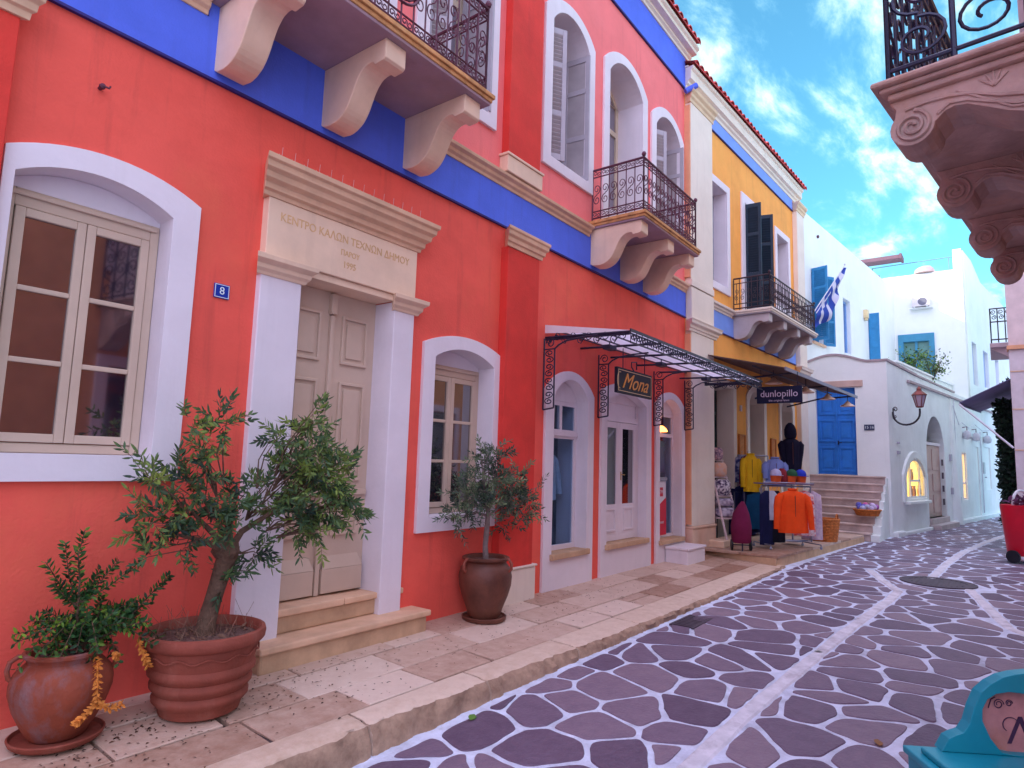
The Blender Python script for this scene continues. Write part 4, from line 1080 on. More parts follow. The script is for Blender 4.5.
# right-hand street wall, local frame rotated
q = bpy.data.objects.new('street_wall_anchor', None)
bpy.data.objects.remove(q)
RT = Matrix.Rotation(R(-8.5), 4, 'Z')
def addr(mb, name, m, P=A, **k):
    return MB().merge(mb, RT).build(name, m, P, **k)
AR = (3.35, 5.35, .28, 2.15, .98)
NI = (1.10, 2.95, .86, 1.40, .48)
holes = [arch(*AR), arch(*NI), arch(7.60, 8.25, .70, 2.2, 0), arch(9.75, 10.25, .10, 2.45, 0), arch(11.3, 12.3, 1.0, 2.5, 0)]
w = MB(); w.plate([(.0, -.3), (15, -.3), (15, 3.98), (7.0, 4.06), (2.6, 4.10), (0, 4.18)], holes, .0, .45)
addr(w, 'wall', WHITE2, bevel=.015)
w = MB(); w.plate([(0.0, 4.181), (2.6, 4.10), (2.6, 4.16), (0, 4.24)], [], -.03, .45); w.plate([(2.62, 4.10), (7, 4.06), (7, 4.11), (2.62, 4.15)], [], -.02, .4)
w.plate([(1.7, 3.84), (15, 3.86), (15, 3.91), (1.7, 3.90)], [], -.06, -.001)
addr(w, 'coping', MATS['coping_stone'])
w = MB(); w.box(2.7, 15, .5, .7, 4.0, 4.55); w.box(2.7, 15, .45, .75, 4.552, 4.60); w.box(0.3, 15, .46, 3.0, 3.6, 3.98); addr(w, 'roof_parapet', WHITE)
w = MB(); w.box(6.8, 15, .46, 5, 4.0, 4.02); addr(w, 'roof', WHITE)
# arched niche display case
m = MB(); m.plate(arch(.90, 3.13, .78, 1.46, .60), [arch(*NI)], -.06, .05); Nn = addr(m, 'display_window', WHITE, bevel=.03)
m = MB(); m.box(1.0, 3.05, -.14, .05, .72, .80); addr(m, 'sill', WHITE, Nn, bevel=.015)
m = MB(); m.box(1.1, 2.95, .12, .14, .8, 1.95)
EM = mat('lit_display', (.85, .55, .2), .8, emis=(1., .50, .10), estr=2.2, var=.45, vscale=5, col2=(.4, .18, .05)); addr(m, 'lit_back', EM, Nn)
m = MB()
for x in (1.58, 2.45): m.box(x - .03, x + .03, -.02, .02, .86, 1.85)
m.box(1.1, 2.95, -.02, .02, .86, .90); m.box(1.6, 2.42, -.02, .02, 1.28, 1.33); m.plate(arch(1.1, 2.95, .90, 1.40, .48), [arch(1.16, 2.89, .91, 1.36, .46)], -.02, .02); addr(m, 'window_frame', WHITE, Nn)
m = MB(); m.plate(arch(1.12, 2.93, .9, 1.38, .46), [], .0, .006); addr(m, 'pane', mat('display_glass', (.5, .4, .3), .05, trans=.85), Nn)
for (xx, zz) in ((1.3, .9), (1.9, .9), (2.2, .9), (2.7, .9), (2.0, 1.33)):
    m = MB(); m.lathe([(0, 0), (.04, .0), (.05, .08), (.045, .18), (.03, .22), (.04, .27), (.0, .27)], (xx, .065, zz), 14); addr(m, 'vase', mat('display_pot', (.6, .28, .08), .5), Nn, smooth=True)
# arched doorway
m = MB(); m.box(3.2, 5.5, 1.2, 1.25, 0, 3.3); m.box(3.2, 3.25, .46, 1.2, 0, 3.3); m.box(5.45, 5.5, .46, 1.2, 0, 3.3); DW = addr(m, 'doorway', mat('vestibule', (.30, .26, .30), .9))
m = MB(); m.box(3.37, 5.33, .13, .17, .285, 2.30)
for (za, zb_) in ((.4, .9), (1.0, 1.5), (1.6, 2.2)): m.box(3.5, 4.2, .11, .13, za, zb_); m.box(4.4, 5.2, .11, .13, za, zb_)
addr(m, 'door_leaf', mat('pink_door', (.55, .36, .32), .6), DW, bevel=.005)
m = MB(); m.box(3.36, 5.34, .10, .20, 2.31, 2.39); addr(m, 'transom', LAV, DW)
m = MB(); m.box(3.30, 5.4, -.28, .46, -.1, .13); m.box(3.34, 5.36, -.06, .46, .131, .28); addr(m, 'step', mat('pale_step', (.50, .42, .42), .8, bump=.4), DW, bevel=.012)
m = MB(); m.lathe([(0, 0), (.11, .02), (.13, .12), (.10, .2), (0, .22)], (3.65, .42, 1.95), 14); addr(m, 'hanging_ornament', IRONB, DW, smooth=True)
for k in range(4):
    m = MB(); m.box(5.17, 5.25, .02, .06, .6 + k * .38, .78 + k * .38); addr(m, 'notice', mat('notice_dark', (.09, .06, .09), .6), DW)
# lit slit, further openings
m = MB(); m.box(7.6, 8.25, .22, .24, .7, 2.2); Ls = addr(m, 'lit_slit', mat('lit_yellow', (.9, .65, .25), .7, emis=(1., .62, .16), estr=2., var=.3, vscale=9))
m = MB(); mull(m, 7.6, 8.25, .05, .7, 2.2, .05); m.box(7.9, 7.94, .05, .1, .7, 2.2); m.box(7.65, 8.2, .05, .1, 1.2, 1.25); addr(m, 'window_frame', LAV, Ls)
m = MB(); m.box(9.75, 10.25, .25, .28, .1, 2.45); addr(m, 'side_door', mat('lilac_door', (.35, .32, .45), .6))
m = MB(); m.box(11.3, 12.3, .2, .24, 1.0, 2.5); addr(m, 'window', mat('pale_panel', (.55, .5, .55), .7))
m = MB(); m.box(10.85, 11.15, -.02, -.001, 1.55, 1.95); m.lathe([(0, 0), (.03, .0), (.03, .04), (0, .04)], (11.0, -.05, 1.4), 8); addr(m, 'meter_box', mat('meter_grey', (.4, .38, .45), .5))
for x, z, ww, hh in ((.62, 1.95, .10, .08), (.62, 2.2, .05, .05), (5.95, .9, .10, .2), (5.95, 1.9, .12, .2), (6.9, .6, .15, .2), (6.5, 2.9, .2, .15)):
    m = MB(); m.box(x - ww / 2, x + ww / 2, -.06, -.001, z, z + hh); addr(m, 'switch_box', mat('box_grey', (.42, .40, .48), .5), bevel=.006)
# wavy white buttress between door and slit and a chimney flue
m = MB(); m.loft([(6.35, .0, -.1, .30, .22), (6.33, .0, .6, .27, .17), (6.35, 0, 1.8, .2, .11), (6.33, 0, 2.9, .17, .08), (6.35, 0, 3.6, .12, .05), (6.35, 0, 3.82, .1, .04)], 16); addr(m, 'buttress', WHITE2, smooth=True)
m = MB(); m.box(-.02, .6, -.12, -.001, -.1, .12); m.box(.6, 3.3, -.10, -.001, -.1, .08); m.box(5.4, 15, -.12, -.001, -.1, .13); addr(m, 'wall_foot', WHITE2, bevel=.03)
# cables and lamps hanging along that wall
m = MB(); m.tube([(6.3, -.08, 3.6), (6.9, -.10, 3.05), (7.4, -.08, 3.15), (8.3, -.1, 3.02), (9.4, -.08, 3.2), (10.4, -.10, 3.05), (13, -.08, 3.2)], .012, 5); m.tube([(6.6, -.05, 3.8), (6.55, -.05, 2.2), (6.6, -.05, .3)], .015, 5); m.tube([(10.45, -.04, 3.0), (10.45, -.04, .2)], .02, 5)
addr(m, 'wall_cable', mat('cable_white', (.6, .6, .68), .5))
def lanternish(x, lab):
    p = RT @ Vector((x, -.12, 2.62)); l = thing('wall_globe', lab, 'lamp', (ca[0] + p[0], ca[1] + p[1], p[2]), R(-8.5), 'round lamps on the far white wall')
    m = MB(); m.lathe([(0, 0), (.10, .03), (.14, .14), (.10, .25), (.03, .3), (0, .3)], n=14); m.build('globe', mat('globe_glass', (.55, .55, .62), .3), l, smooth=True)
    m = MB(); m.tube([(0, .13, .4), (0, .0, .42), (0, 0, .28)], .015, 5); m.build('arm', IRON, l)
lanternish(7.9, 'globe lamp above the lit yellow slit window'); lanternish(9.3, 'middle globe lamp on the far white wall'); lanternish(11.2, 'farthest globe lamp on the far white wall')
# stair flight to the blue door
sm = thing('stone_stairs', 'pinkish stone staircase with whitewashed side rising to the blue door', 'stairs', (16.0, -1.9, 0))
n = 8; hx = (17.62 - 16.0) / n
for i in range(n):
    z1 = 1.40 * (i + 1) / n; x0_ = i * hx
    yo = -.0 - .02 * i
    m = MB(); m.box(x0_ + .03, 1.66, .0 + yo, 1.75, max(-.1, z1 - .175), z1 - .035); m.build('riser', mat('stair_riser', (.50, .38, .36), .85, bump=.6, bscale=20, var=.2, vscale=4), sm)
    m = MB(); m.box(x0_, x0_ + hx + .05, yo - .0, 1.75, z1 - .034, z1); m.build('tread', mat('stair_tread', (.66, .52, .47), .8, bump=.5, bscale=20, var=.2, vscale=4), sm, bevel=.008)
pts = [(0.06, -.1)]
for i in range(n):
    pts += [(i * hx + .06, 1.40 * (i + 1) / n - .04), ((i + 1) * hx + .06, 1.40 * (i + 1) / n - .04)]
pts += [(1.72, 1.36), (1.72, -.1)]
m = MB(); m.plate(pts, [], -.17, -.002)
m.build('side_wall', WHITE, sm, bevel=.008)
# wall lantern
p = RT @ Vector((.26, -.02, 2.9))
wl = thing('wall_lantern', 'dark copper street lantern on a curved bracket on white corner wall', 'street lamp', (ca[0] + p[0], ca[1] + p[1], 2.92), R(-30))
m = MB(); cyv = []
for i in range(15):
    a = PI * 1.02 + PI * .98 * i / 14; cyv.append((.0, -.46 + .46 * -math.cos(a) * -1 if False else -.42 - .40 * math.cos(a) * -1 if False else 0, 0))
arc = [(0, -.02, .05)] + [(.0, -.44 + .42 * math.cos(t_), -.02 + .34 * math.sin(t_)) for t_ in [0 - PI * k / 12 for k in range(13)]] + [(0, -.86, .10)]
m.tube(arc, .028, 8); m.tube([(0, -.03, -.16), (0, -.03, .16)], .02, 6); m.tube([(0, a, b) for a, b in spiral(-.10, .12, .08, .02, 0, 1.2)], .015, 6)
m.tube([(0, a, b) for a, b in spiral(-.08, -.10, .05, .015, 0, -1.2)], .012, 6)
m.build('bracket', mat('black_copper', (.03, .02, .03), .5), wl, smooth=True)
wl.scale = (.8, .8, .8)
lc = (0, -.86, .12)
m = MB(); cop = mat('lantern_copper', (.20, .05, .04), .45, metal=.4)
m.lathe([(.05, 0), (.10, .02), (.10, .04), (0, .04)], lc, 6)
for k in range(6):
    a = k * PI / 3; m.tube([(lc[0] + .09 * math.cos(a), lc[1] + .09 * math.sin(a), lc[2] + .04), (lc[0] + .17 * math.cos(a), lc[1] + .17 * math.sin(a), lc[2] + .36)], .012, 5)
m.lathe([(.19, .36), (.20, .37), (.19, .39), (.11, .47), (.07, .50), (.06, .54), (.08, .55), (.03, .60), (0, .64)], lc, 6); m.build('lantern_frame', cop, wl)
m = MB(); m.lathe([(.085, .045), (.162, .36)], lc, 6); m.build('lantern_glass', mat('lantern_glass', (.42, .34, .42), .2), wl)

# ------------------------------------------------------------------ WHITE HOUSE behind (blue shutters)
C0 = thing('white_house_shutters', 'tall white house with azure shutters rising behind the blue-door house', 'house', (17.20, -.22, 0), R(-6.6))
CW1 = [(1.2, 4.95), (2.05, 4.95), (2.05, 6.95), (1.2, 6.95)]; CW2 = [(3.9, 5.0), (4.6, 5.0), (4.6, 6.7), (3.9, 6.7)]; CW3 = [(6.5, 5.0), (7.7, 5.0), (7.7, 6.7), (6.5, 6.7)]
w = MB(); w.plate([(0, -.2), (10.0, -.2), (10.0, 8.3), (3, 8.42), (0, 8.45)], [CW1, CW2, CW3], 0, .4); w.build('wall', WHITE, C0, bevel=.02)
w = MB(); w.box(0, .4, .4, 8, -.2, 8.40); w.box(.4, 9.9, .4, 8, 8.05, 8.22); w.build('roof', WHITE, C0)
for i, (c_, mm) in enumerate(((CW1, BLUEW), (CW2, mat('sky_paint', (.22, .40, .72), .6)), (CW3, mat('sky_paint', (.2, .3, .5), .6)))):
    m = MB(); x0, x1, z0, z1 = c_[0][0], c_[1][0], c_[0][1], c_[2][1]
    m.box(x0, x1, .18, .20, z0, z1); Wn = m.build('window', mm, C0)
    m = MB(); mull(m, x0, x1, .12, z0, z1, .07); m.box((x0 + x1) / 2 - .04, (x0 + x1) / 2 + .04, .12, .16, z0, z1); m.build('window_frame', BLUEW if i != 1 else mm, Wn)
    m = MB(); m.box(x0 - .05, x1 + .05, -.06, .15, z0 - .07, z0 - .001); m.build('sill', STONE if i == 0 else WHITE, Wn, bevel=.01)
    if i == 0:
        shutter(Wn, x0, -.01, z0, z1, .42, R(100), m=BLUEW, pm=BLUEW, louver=True); shutter(Wn, x1, -.01, z0, z1, .42, R(28), m=BLUEW, pm=BLUEW, louver=True)
    if i == 2: shutter(Wn, x0 + .02, -.01, z0, z1, .30, R(86), m=BLUEW, pm=BLUEW)
m = MB(); m.box(5.95, 6.15, -.12, -.0, 6.45, 6.72); m.box(5.97, 6.13, -.10, -.02, 6.38, 6.45); m.build('porch_light', mat('lamp_yellow', (.75, .6, .35), .5), C0, bevel=.01)
m = MB(); m.lathe([(0, 0), (.04, 0), (.05, .04), (0, .06)], n=8); m2 = MB().merge(m, Matrix.Translation((1.75, -.0, 8.0)) @ Matrix.Rotation(PI / 2, 4, 'X')); m2.build('wall_hook', IRON, C0)
# flag
fl = thing('striped_flag', 'blue and white striped flag hanging limp from a slanted pole', 'flag', (17.45, -.55, 5.45), R(-7))
fl.scale = (.74, .74, .84)
m = MB(); m.tube([(0, 0, 0), (2.55, -.35, 2.05)], .018, 6); m.lathe([(0, 0), (.04, .03), (.03, .07), (0, .08)], (2.55, -.35, 2.03), 8); m.build('pole', mat('pole_white', (.6, .6, .65), .4), fl)
nu, nv = 36, 22; vs = []; fs = []
for i in range(nu + 1):
    u = i / nu; px, py, pz = 2.5 * (1 - u * .9), -.35 * (1 - u * .9), 2.0 * (1 - u * .9)
    drop = .10 + .85 * min(1, u * 1.9) * (1 - .35 * max(0, u - .6) / .4)
    for j in range(nv + 1):
        v_ = j / nv
        f_ = math.sin(v_ * 7 + u * 9) * .10 * v_ + .05 * math.sin(u * 25 + v_ * 2) * v_
        vs.append((px - .12 * v_ * drop + f_ * .5, py - .06 * v_ + f_, pz - drop * v_ * (.93 + .07 * math.sin(u * 12))))
for i in range(nu):
    for j in range(nv):
        fs.append((i * (nv + 1) + j, (i + 1) * (nv + 1) + j, (i + 1) * (nv + 1) + j + 1, i * (nv + 1) + j + 1))
me = bpy.data.meshes.new('cloth'); me.from_pydata(vs, [], fs); me.update()
ua = me.attributes.new('fu', 'FLOAT', 'POINT'); ua.data.foreach_set('value', [i / nu for i in range(nu + 1) for j in range(nv + 1)])
va = me.attributes.new('fv', 'FLOAT', 'POINT'); va.data.foreach_set('value', [j / nv for i in range(nu + 1) for j in range(nv + 1)])
me.polygons.foreach_set('use_smooth', [True] * len(me.polygons))
fm = bpy.data.materials.new('flag_cloth'); fm.use_nodes = True; N = fm.node_tree.nodes; L = fm.node_tree.links
def math_(op, a, b=None):
    n_ = N.new('ShaderNodeMath'); n_.operation = op
    for k_, v_ in enumerate((a, b)):
        if v_ is None: continue
        if isinstance(v_, (int, float)): n_.inputs[k_].default_value = v_
        else: L.new(v_, n_.inputs[k_])
    return n_.outputs[0]
au = N.new('ShaderNodeAttribute'); au.attribute_name = 'fu'; av = N.new('ShaderNodeAttribute'); av.attribute_name = 'fv'
strp = math_('GREATER_THAN', math_('FRACT', math_('MULTIPLY', au.outputs['Fac'], 4.5)), .5)
canton = math_('MULTIPLY', math_('GREATER_THAN', au.outputs['Fac'], .5), math_('LESS_THAN', av.outputs['Fac'], .40))
du = math_('LESS_THAN', math_('ABSOLUTE', math_('SUBTRACT', au.outputs['Fac'], .75)), .045); dv = math_('LESS_THAN', math_('ABSOLUTE', math_('SUBTRACT', av.outputs['Fac'], .2)), .035)
cross = math_('MAXIMUM', du, dv)
val = math_('ADD', math_('MULTIPLY', strp, math_('SUBTRACT', 1., canton)), math_('MULTIPLY', cross, canton))
mx = N.new('ShaderNodeMix'); mx.data_type = 'RGBA'; mx.inputs[6].default_value = (.015, .05, .30, 1); mx.inputs[7].default_value = (.50, .50, .62, 1)
L.new(val, mx.inputs[0]); L.new(mx.outputs[2], N['Principled BSDF'].inputs['Base Color']); N['Principled BSDF'].inputs['Roughness'].default_value = .9
me.materials.append(fm); fo = bpy.data.objects.new('cloth', me); COL.objects.link(fo); fo.parent = fl

# ------------------------------------------------------------------ TOWER HOUSE, sunlit top
T = thing('white_tower_house', 'large stepped white house with blue window, sunlit at the top', 'house', (27, -.6, 0))
TW = [(-1.75, 4.6), (-.88, 4.6), (-.88, 6.42), (-1.75, 6.42)]
w = MB(); tw = [(-.98 - .6 + .6 - .0, 0)]
w.plate([(-2.88, -.2), (3.5, -.2), (3.5, 8.72), (-2.62, 8.72), (-2.62, 9.45), (-2.88, 9.45)], [[(-1.92, 4.4), (-.90, 4.4), (-.90, 6.40), (-1.92, 6.40)]], 0, .3, axis='x'); w.build('wall', WHITE, T, bevel=.02)
RT2 = Matrix.Translation((0, -2.88, 0)) @ Matrix.Rotation(R(-8.5), 4, 'Z')
w = MB(); hs = [[(.95, 4.7), (1.75, 4.7), (1.75, 6.25), (.95, 6.25)], [(2.9, 4.8), (3.9, 4.8), (3.9, 6.2), (2.9, 6.2)], [(5.3, 4.8), (6.1, 4.8), (6.1, 6.2), (5.3, 6.2)]]
w.plate([(.31, -.2), (9, -.2), (9, 8.9), (3.2, 8.9), (1.6, 9.4), (.31, 9.45)], hs, 0, .3); MB().merge(w, RT2).build('wall', WHITE, T, bevel=.02, label='side wall facing the street')
for h in hs:
    m = MB(); m.box(h[0][0], h[1][0], .12, .15, h[0][1], h[2][1]); MB().merge(m, RT2).build('window', mat('window_lilac_blue', (.35, .42, .70), .6), T)
w = MB(); w.box(.3, 8, -2.5, 3.4, 8.2, 8.4); w.build('roof', WHITE, T)
m = MB(); m.plate([(-1.97, 4.35), (-.85, 4.35), (-.85, 6.5), (-1.97, 6.5)], [[(-1.80, 4.4), (-1.02, 4.4), (-1.02, 6.22), (-1.80, 6.22)]], -.06, .1, axis='x'); m.box(.0, .08, -1.45, -1.37, 4.4, 6.22); m.box(.0, .06, -1.8, -1.02, 5.6, 5.66); tw = m.build('window', mat('teal_blue_paint', (.05, .26, .42), .6), T, bevel=.01)
m = MB(); m.box(.10, .12, -1.82, -1.0, 4.4, 6.3); m.build('pane', mat('green_glass', (.12, .30, .26), .2), tw)
# roof items
m = MB(); m.box(.0, .5, .15, .62, 8.722, 9.30); m.build('roof_pier', WHITE, T, bevel=.02)
m = MB()
m.tube([(.05, -.10, 8.73), (.05, -.10, 9.18)], .02, 6); m.tube([(.05, -2.5, 8.73), (.05, -2.5, 9.2)], .02, 6); m.tube([(.05, -.10, 9.16), (.05, -2.62, 9.2)], .018, 6)
m.build('roof_railing', mat('thin_rail', (.16, .3, .38), .5), T)
ac = thing('air_conditioner', 'white air-conditioning unit on roof ledge of the tower house', 'air conditioner', (26.7, -2.22, 7.42), 0)
m = MB(); m.box(0, .38, -.38, .38, .04, .52); m.build('casing', mat('ac_white', (.7, .66, .68), .4), ac, bevel=.02); ac.scale = (.7, .7, .7)
m = MB(); m.plate([(.20 * math.cos(a * PI / 12) - .08, .28 + .20 * math.sin(a * PI / 12)) for a in range(24)], [], -.012, -.001, axis='x'); m.build('fan_grille', mat('ac_grille', (.15, .15, .2), .5), ac)
m = MB(); m.box(.0, .38, -.3, -.25, 0, .04); m.box(0, .38, .25, .3, 0, .04); m.box(.1, .4, -.5, .5, -.04, -.001); m.build('bracket', WHITE, ac)
pg = thing('pergola_board', 'weathered brown pergola board above the rooftop against the sky', 'pergola', (26.9, -.7, 9.30))
m = MB(); m.box(-.3, .3, -1.0, .95, .0, .14); m.box(-.36, .36, -1.02, -.94, -.03, .16); m.build('board', mat('pergola_wood', (.16, .09, .12), .8), pg, bevel=.01)
m = MB(); m.box(-.05, .05, .6, .7, -1.1, 0.); m.build('post', WHITE, pg)
# laundry-like bundle on the tower roof
m = MB(); m.loft([(27.3, -2.35, 8.74, .5, .35), (27.3, -2.35, 8.92, .45, .3), (27.3, -2.4, 9.02, .2, .15)], 14, .1, 5); tag(m.build('roof_bundle', mat('bundle_cloth', (.55, .4, .38), .9), smooth=True), 'pale pinkish bundle lying on the tower house roof behind railing', 'bundle')
m = MB(); m.box(26.85, 26.97, -.95, -.2, 8.74, 8.82)
tag(m.build('roof_plank', mat('pergola_wood', (.16, .09, .12), .8)), 'dark plank lying at the roof edge beside the small pier', 'plank')

# ------------------------------------------------------------------ RIGHT-HAND BUILDING with the carved balcony
rb = thing('right_building', 'building at right with carved marble balcony brackets over the street', 'building', (3.45, -3.82, 0), R(-7.3))
WY = -1.12
OPP = mat('opposite_ochre', (.80, .42, .20), .8, bump=.2)
hs = [[(x, z) for x, z in ((a, b), (a + 1., b), (a + 1., c_), (a, c_))] for a in (.2, 2.6, 5., 7.4) for b, c_ in ((.9, 2.6), (4., 6.2))]
hs = [h for h in hs]
w = MB(); w.plate([(-1.2, -.4), (9.6, -.4), (9.6, 7.4), (-1.2, 7.4)], hs, WY - .3, WY); w.build('wall', OPP, rb)
for h in hs:
    m = MB(); m.plate([(h[0][0] - .15, h[0][1] - .12), (h[1][0] + .15, h[0][1] - .12), (h[1][0] + .15, h[2][1] + .15), (h[0][0] - .15, h[2][1] + .15)], [h], WY + .001, WY + .04); Wn = m.build('window', LAV, rb)
    m = MB(); m.box(h[0][0], h[1][0], WY - .14, WY - .12, h[0][1], h[2][1]); m.build('pane', GLASS, Wn)
w = MB(); w.box(-1.2, -.9, -7, WY - .301, -.4, 7.4); w.box(-1.2, 9.6, -7.3, -7, -.4, 7.4); w.box(9.3, 9.6, -7, WY - .301, -.4, 7.4); w.box(-1.2, 9.6, -7.3, WY, 7.41, 7.5); w.build('rear_wall', WHITE, rb)
MARB = mat('brown_marble', (.44, .32, .28), .6, bump=.5, bscale=20, var=.22, vscale=5, stain=.5, stain_col=(.50, .28, .16), sstain=4)
s = MB(); s.box(.02, 3.3, WY, -.02, 3.325, 3.36); s.box(-.01, 3.34, WY, .01, 3.361, 3.385); s.box(-.04, 3.37, WY, .04, 3.386, 3.415)
bal = s.build('balcony', MARB, rb, bevel=.012)
def volute_prof():
    z0 = 3.325; p = []
    p += [(-WY, z0), (.02, z0)]
    c1 = (.115, 3.175)     # outer scroll (distance from the outer edge, z)
    p += [(.05, 3.28)]
    for i in range(13):
        a = R(140) + R(215) * i / 12; p.append((c1[0] + .095 * math.cos(a), c1[1] + .095 * math.sin(a)))
    # neck rising then dropping to the wall
    p += [(.25, 3.205), (.29, 3.215), (.34, 3.205), (.40, 3.17), (.48, 3.12), (.56, 3.085), (.64, 3.07), (.72, 3.04), (.80, 2.98), (.88, 2.90), (.98, 2.84), (-WY, 2.80)]
    return p
vp = volute_prof()
for sx in (.05, 1.05, 2.05, 2.95):
    b = MB(); b.plate([(-a, z) for a, z in vp], [], sx, sx + .24, axis='x')
    bo = b.build('bracket', MARB, bal, bevel=.012)
    d = MB()
    xx = sx - .004
    def rel(pts, r): d.tube([(xx, -a, z) for a, z in pts], r, 6)
    rel(spiral(.115, 3.175, .080, .012, PI * .45, -2.2, 44), .010)
    rel([(.09, 3.265), (.18, 3.275), (.27, 3.27), (.36, 3.25), (.46, 3.20), (.56, 3.17), (.66, 3.16)], .009)
    rel([(.22, 3.20), (.27, 3.235), (.34, 3.225), (.42, 3.185), (.52, 3.14), (.64, 3.12), (.76, 3.09)], .008)
    rel(spiral(.66, 3.245, .13, .02, -PI * .5, 2.0, 44), .011)
    rel([(.30, 3.285), (.5, 3.13), (.66, 3.10)], .006)
    for k in range(5):
        a = R(40 + 25 * k); rel([(.44, 3.255), (.44 + .07 * math.cos(a), 3.255 + .07 * math.sin(a))], [.008, .003])
    d.build('carving', MARB, bo, smooth=True)
rr = MB()
BI = mat('blue_black_iron', (.015, .02, .06), .4, metal=.2, spec=.5)
def rseg(ax, ay, bx, by, st, big):
    L_ = math.dist((ax, ay), (bx, by)); ux, uy = (bx - ax) / L_, (by - ay) / L_
    T = lambda s_, z: (ax + ux * s_, ay + uy * s_, z)
    for zz, r_ in ((3.48, .012), (4.36, .012), (4.46, .02)): rr.tube([T(0, zz), T(L_, zz)], r_, 6)
    n = round(L_ / st)
    for i in range(n + 1): rr.tube([T(i * L_ / n, 3.41), T(i * L_ / n, 4.46)], .013 if big or i in (0, n) else .009, 6)
    for i in range(n):
        s_ = (i + .5) * L_ / n; h = L_ / n / 2
        sg_ = 1 if i % 2 else -1
        for (z0_, z1_, ww_, rr_) in (((3.50, 3.95, .92, .009), (3.93, 4.34, .8, .0085)) if big else ((3.52, 3.92, .8, .007), (3.94, 4.33, .8, .007))):
            rr.tube([T(a, b) for a, b in s_scroll(s_, z0_, z1_, 2 * h * ww_, sg_)], rr_, 5)
rseg(.03, -.03, .03, WY, .27, True)
rseg(.03, -.03, 3.3, -.03, .16, False)
rr.build('railing', BI, bal)
m = MB(); m.box(.10, .25, -.42, -.30, 3.417, 3.48); m.build('stone_block', PANEL, bal, bevel=.006)
m = MB(); m.box(.12, .34, WY, -.535, 3.417, 7.0); m.build('pilaster', mat('pinkish_wall', (.62, .52, .54), .8), rb)

# further right-hand building
fb = thing('pinkish_corner_house', 'pinkish white corner house with peach band at the right edge', 'house', (16, -4.46, 0), 0)
w = MB(); w.box(0, .3, -6, 0, -.3, 4.0); w.build('wall', mat('mauve_white', (.66, .58, .62), .85, bump=.4, bscale=8), fb)
w = MB(); w.box(.01, .3, -6, 0, 4.08, 8.5); w.build('wall', mat('pinkish_white', (.70, .56, .56), .85, bump=.2), fb)
w = MB(); w.box(-.05, .3, -6, .03, 4.001, 4.079); w.build('string_course', PEACH, fb)
w = MB()
for zz in (3.55, 2.8, 2.0): w.box(-.012, -.001, -6, .0, zz, zz + .02)
w.build('block_joint', STONE, fb)
w = MB(); w.box(-.003, .0, -.55, -.12, 3.15, 3.35) if False else w.box(-.02, -.001, -.42, -.20, 3.1, 3.25); w.build('vent', mat('vent_green', (.45, .5, .45), .6), fb)
RF = Matrix.Translation((.3, 0, 0)) @ Matrix.Rotation(R(-8.5), 4, 'Z')
w = MB(); w.box(0, 12, -.3, 0, -.3, 8.5); MB().merge(w, RF).build('side_wall', WHITE, fb)
w = MB(); w.box(.0, 12, -6, -.4, 8.4, 8.6); w.build('roof', WHITE, fb)
# small balcony on its street side
bb = MB(); bb.box(1.6, 3.6, -.30, .30, 4.32, 4.42); b0 = bb.build('balcony', mat('pink_slab', (.55, .40, .42), .8), fb, bevel=.01)
m = MB(); m.plate([(.28, 4.32), (-.30, 4.32), (-.30, 3.9)], [], 1.7, 1.85, axis='x'); m.build('bracket', MATS['pink_slab'], b0)
m = MB()
for i in range(5):
    y = .27 - i * .13; m.tube([(1.63, y, 4.43), (1.63, y, 5.2)], .012, 5)
    m.tube([(1.63, y - .065 + (a - .0) * 0 + (p0 - 0), z_) for a, (p0, z_) in enumerate(s_scroll(0, 4.95, 5.17, .1))], .008, 4) if i < 4 else None
for i in range(14): m.tube([(1.63 + i * .14, .27, 4.43), (1.63 + i * .14, .27, 5.2)], .012, 5)
for z_ in (4.5, 4.9, 5.2): m.tube([(1.63, -.28, z_), (1.63, .27, z_), (3.55, .27, z_)], .015, 5)
m.build('railing', MATS['dark_iron_violet'], b0)
# dark awning with its arm
aa = MB(); v = [(.1, -.01, 3.44), (3.4, -.35, 3.44), (3.4, .55, 3.06), (.1, .86, 2.98)]
aa.add(v + [(a, b, c_ - .012) for a, b, c_ in v], [(0, 1, 2, 3), (7, 6, 5, 4), (0, 1, 5, 4), (1, 2, 6, 5), (2, 3, 7, 6), (3, 0, 4, 7)])
aa.add([(.1, .86, 2.98), (3.4, .55, 3.06), (3.4, .55, 3.0), (.1, .86, 2.92)], [(0, 1, 2, 3)])
a0 = aa.build('awning', mat('grey_violet_awning', (.20, .18, .34), .85), fb)
m = MB(); m.tube([(.06, .86, 2.94), (-.0, .02, 2.05)], .022, 6); m.build('awning_arm', mat('arm_white', (.7, .68, .76), .4), a0)

# ------------------------------------------------------------------ vegetation
def leaf_mat(name, c1, c2, c3, rough=.5, tr=.25):
    m = attr_mat(name, c1, c2, rough=rough, bump=.1, c3=c3, spec=.4)
    N = m.node_tree.nodes; L = m.node_tree.links; b = N['Principled BSDF']; out = N['Material Output']
    t = N.new('ShaderNodeBsdfTranslucent'); mx = N.new('ShaderNodeMixShader'); mx.inputs[0].default_value = tr
    cr = [n for n in N if n.type == 'VALTORGB'][0]
    L.new(cr.outputs[0], t.inputs[0]); L.new(b.outputs[0], mx.inputs[1]); L.new(t.outputs[0], mx.inputs[2]); L.new(mx.outputs[0], out.inputs[0])
    return m
OLIVE = leaf_mat('olive_leaf', (.015, .04, .03), (.26, .36, .07), (.075, .15, .06))
OLIV2 = leaf_mat('silver_olive_leaf', (.02, .045, .035), (.24, .32, .15), (.085, .14, .085))
BOX = leaf_mat('evergreen_leaf', (.010, .035, .015), (.24, .40, .04), (.035, .12, .03))
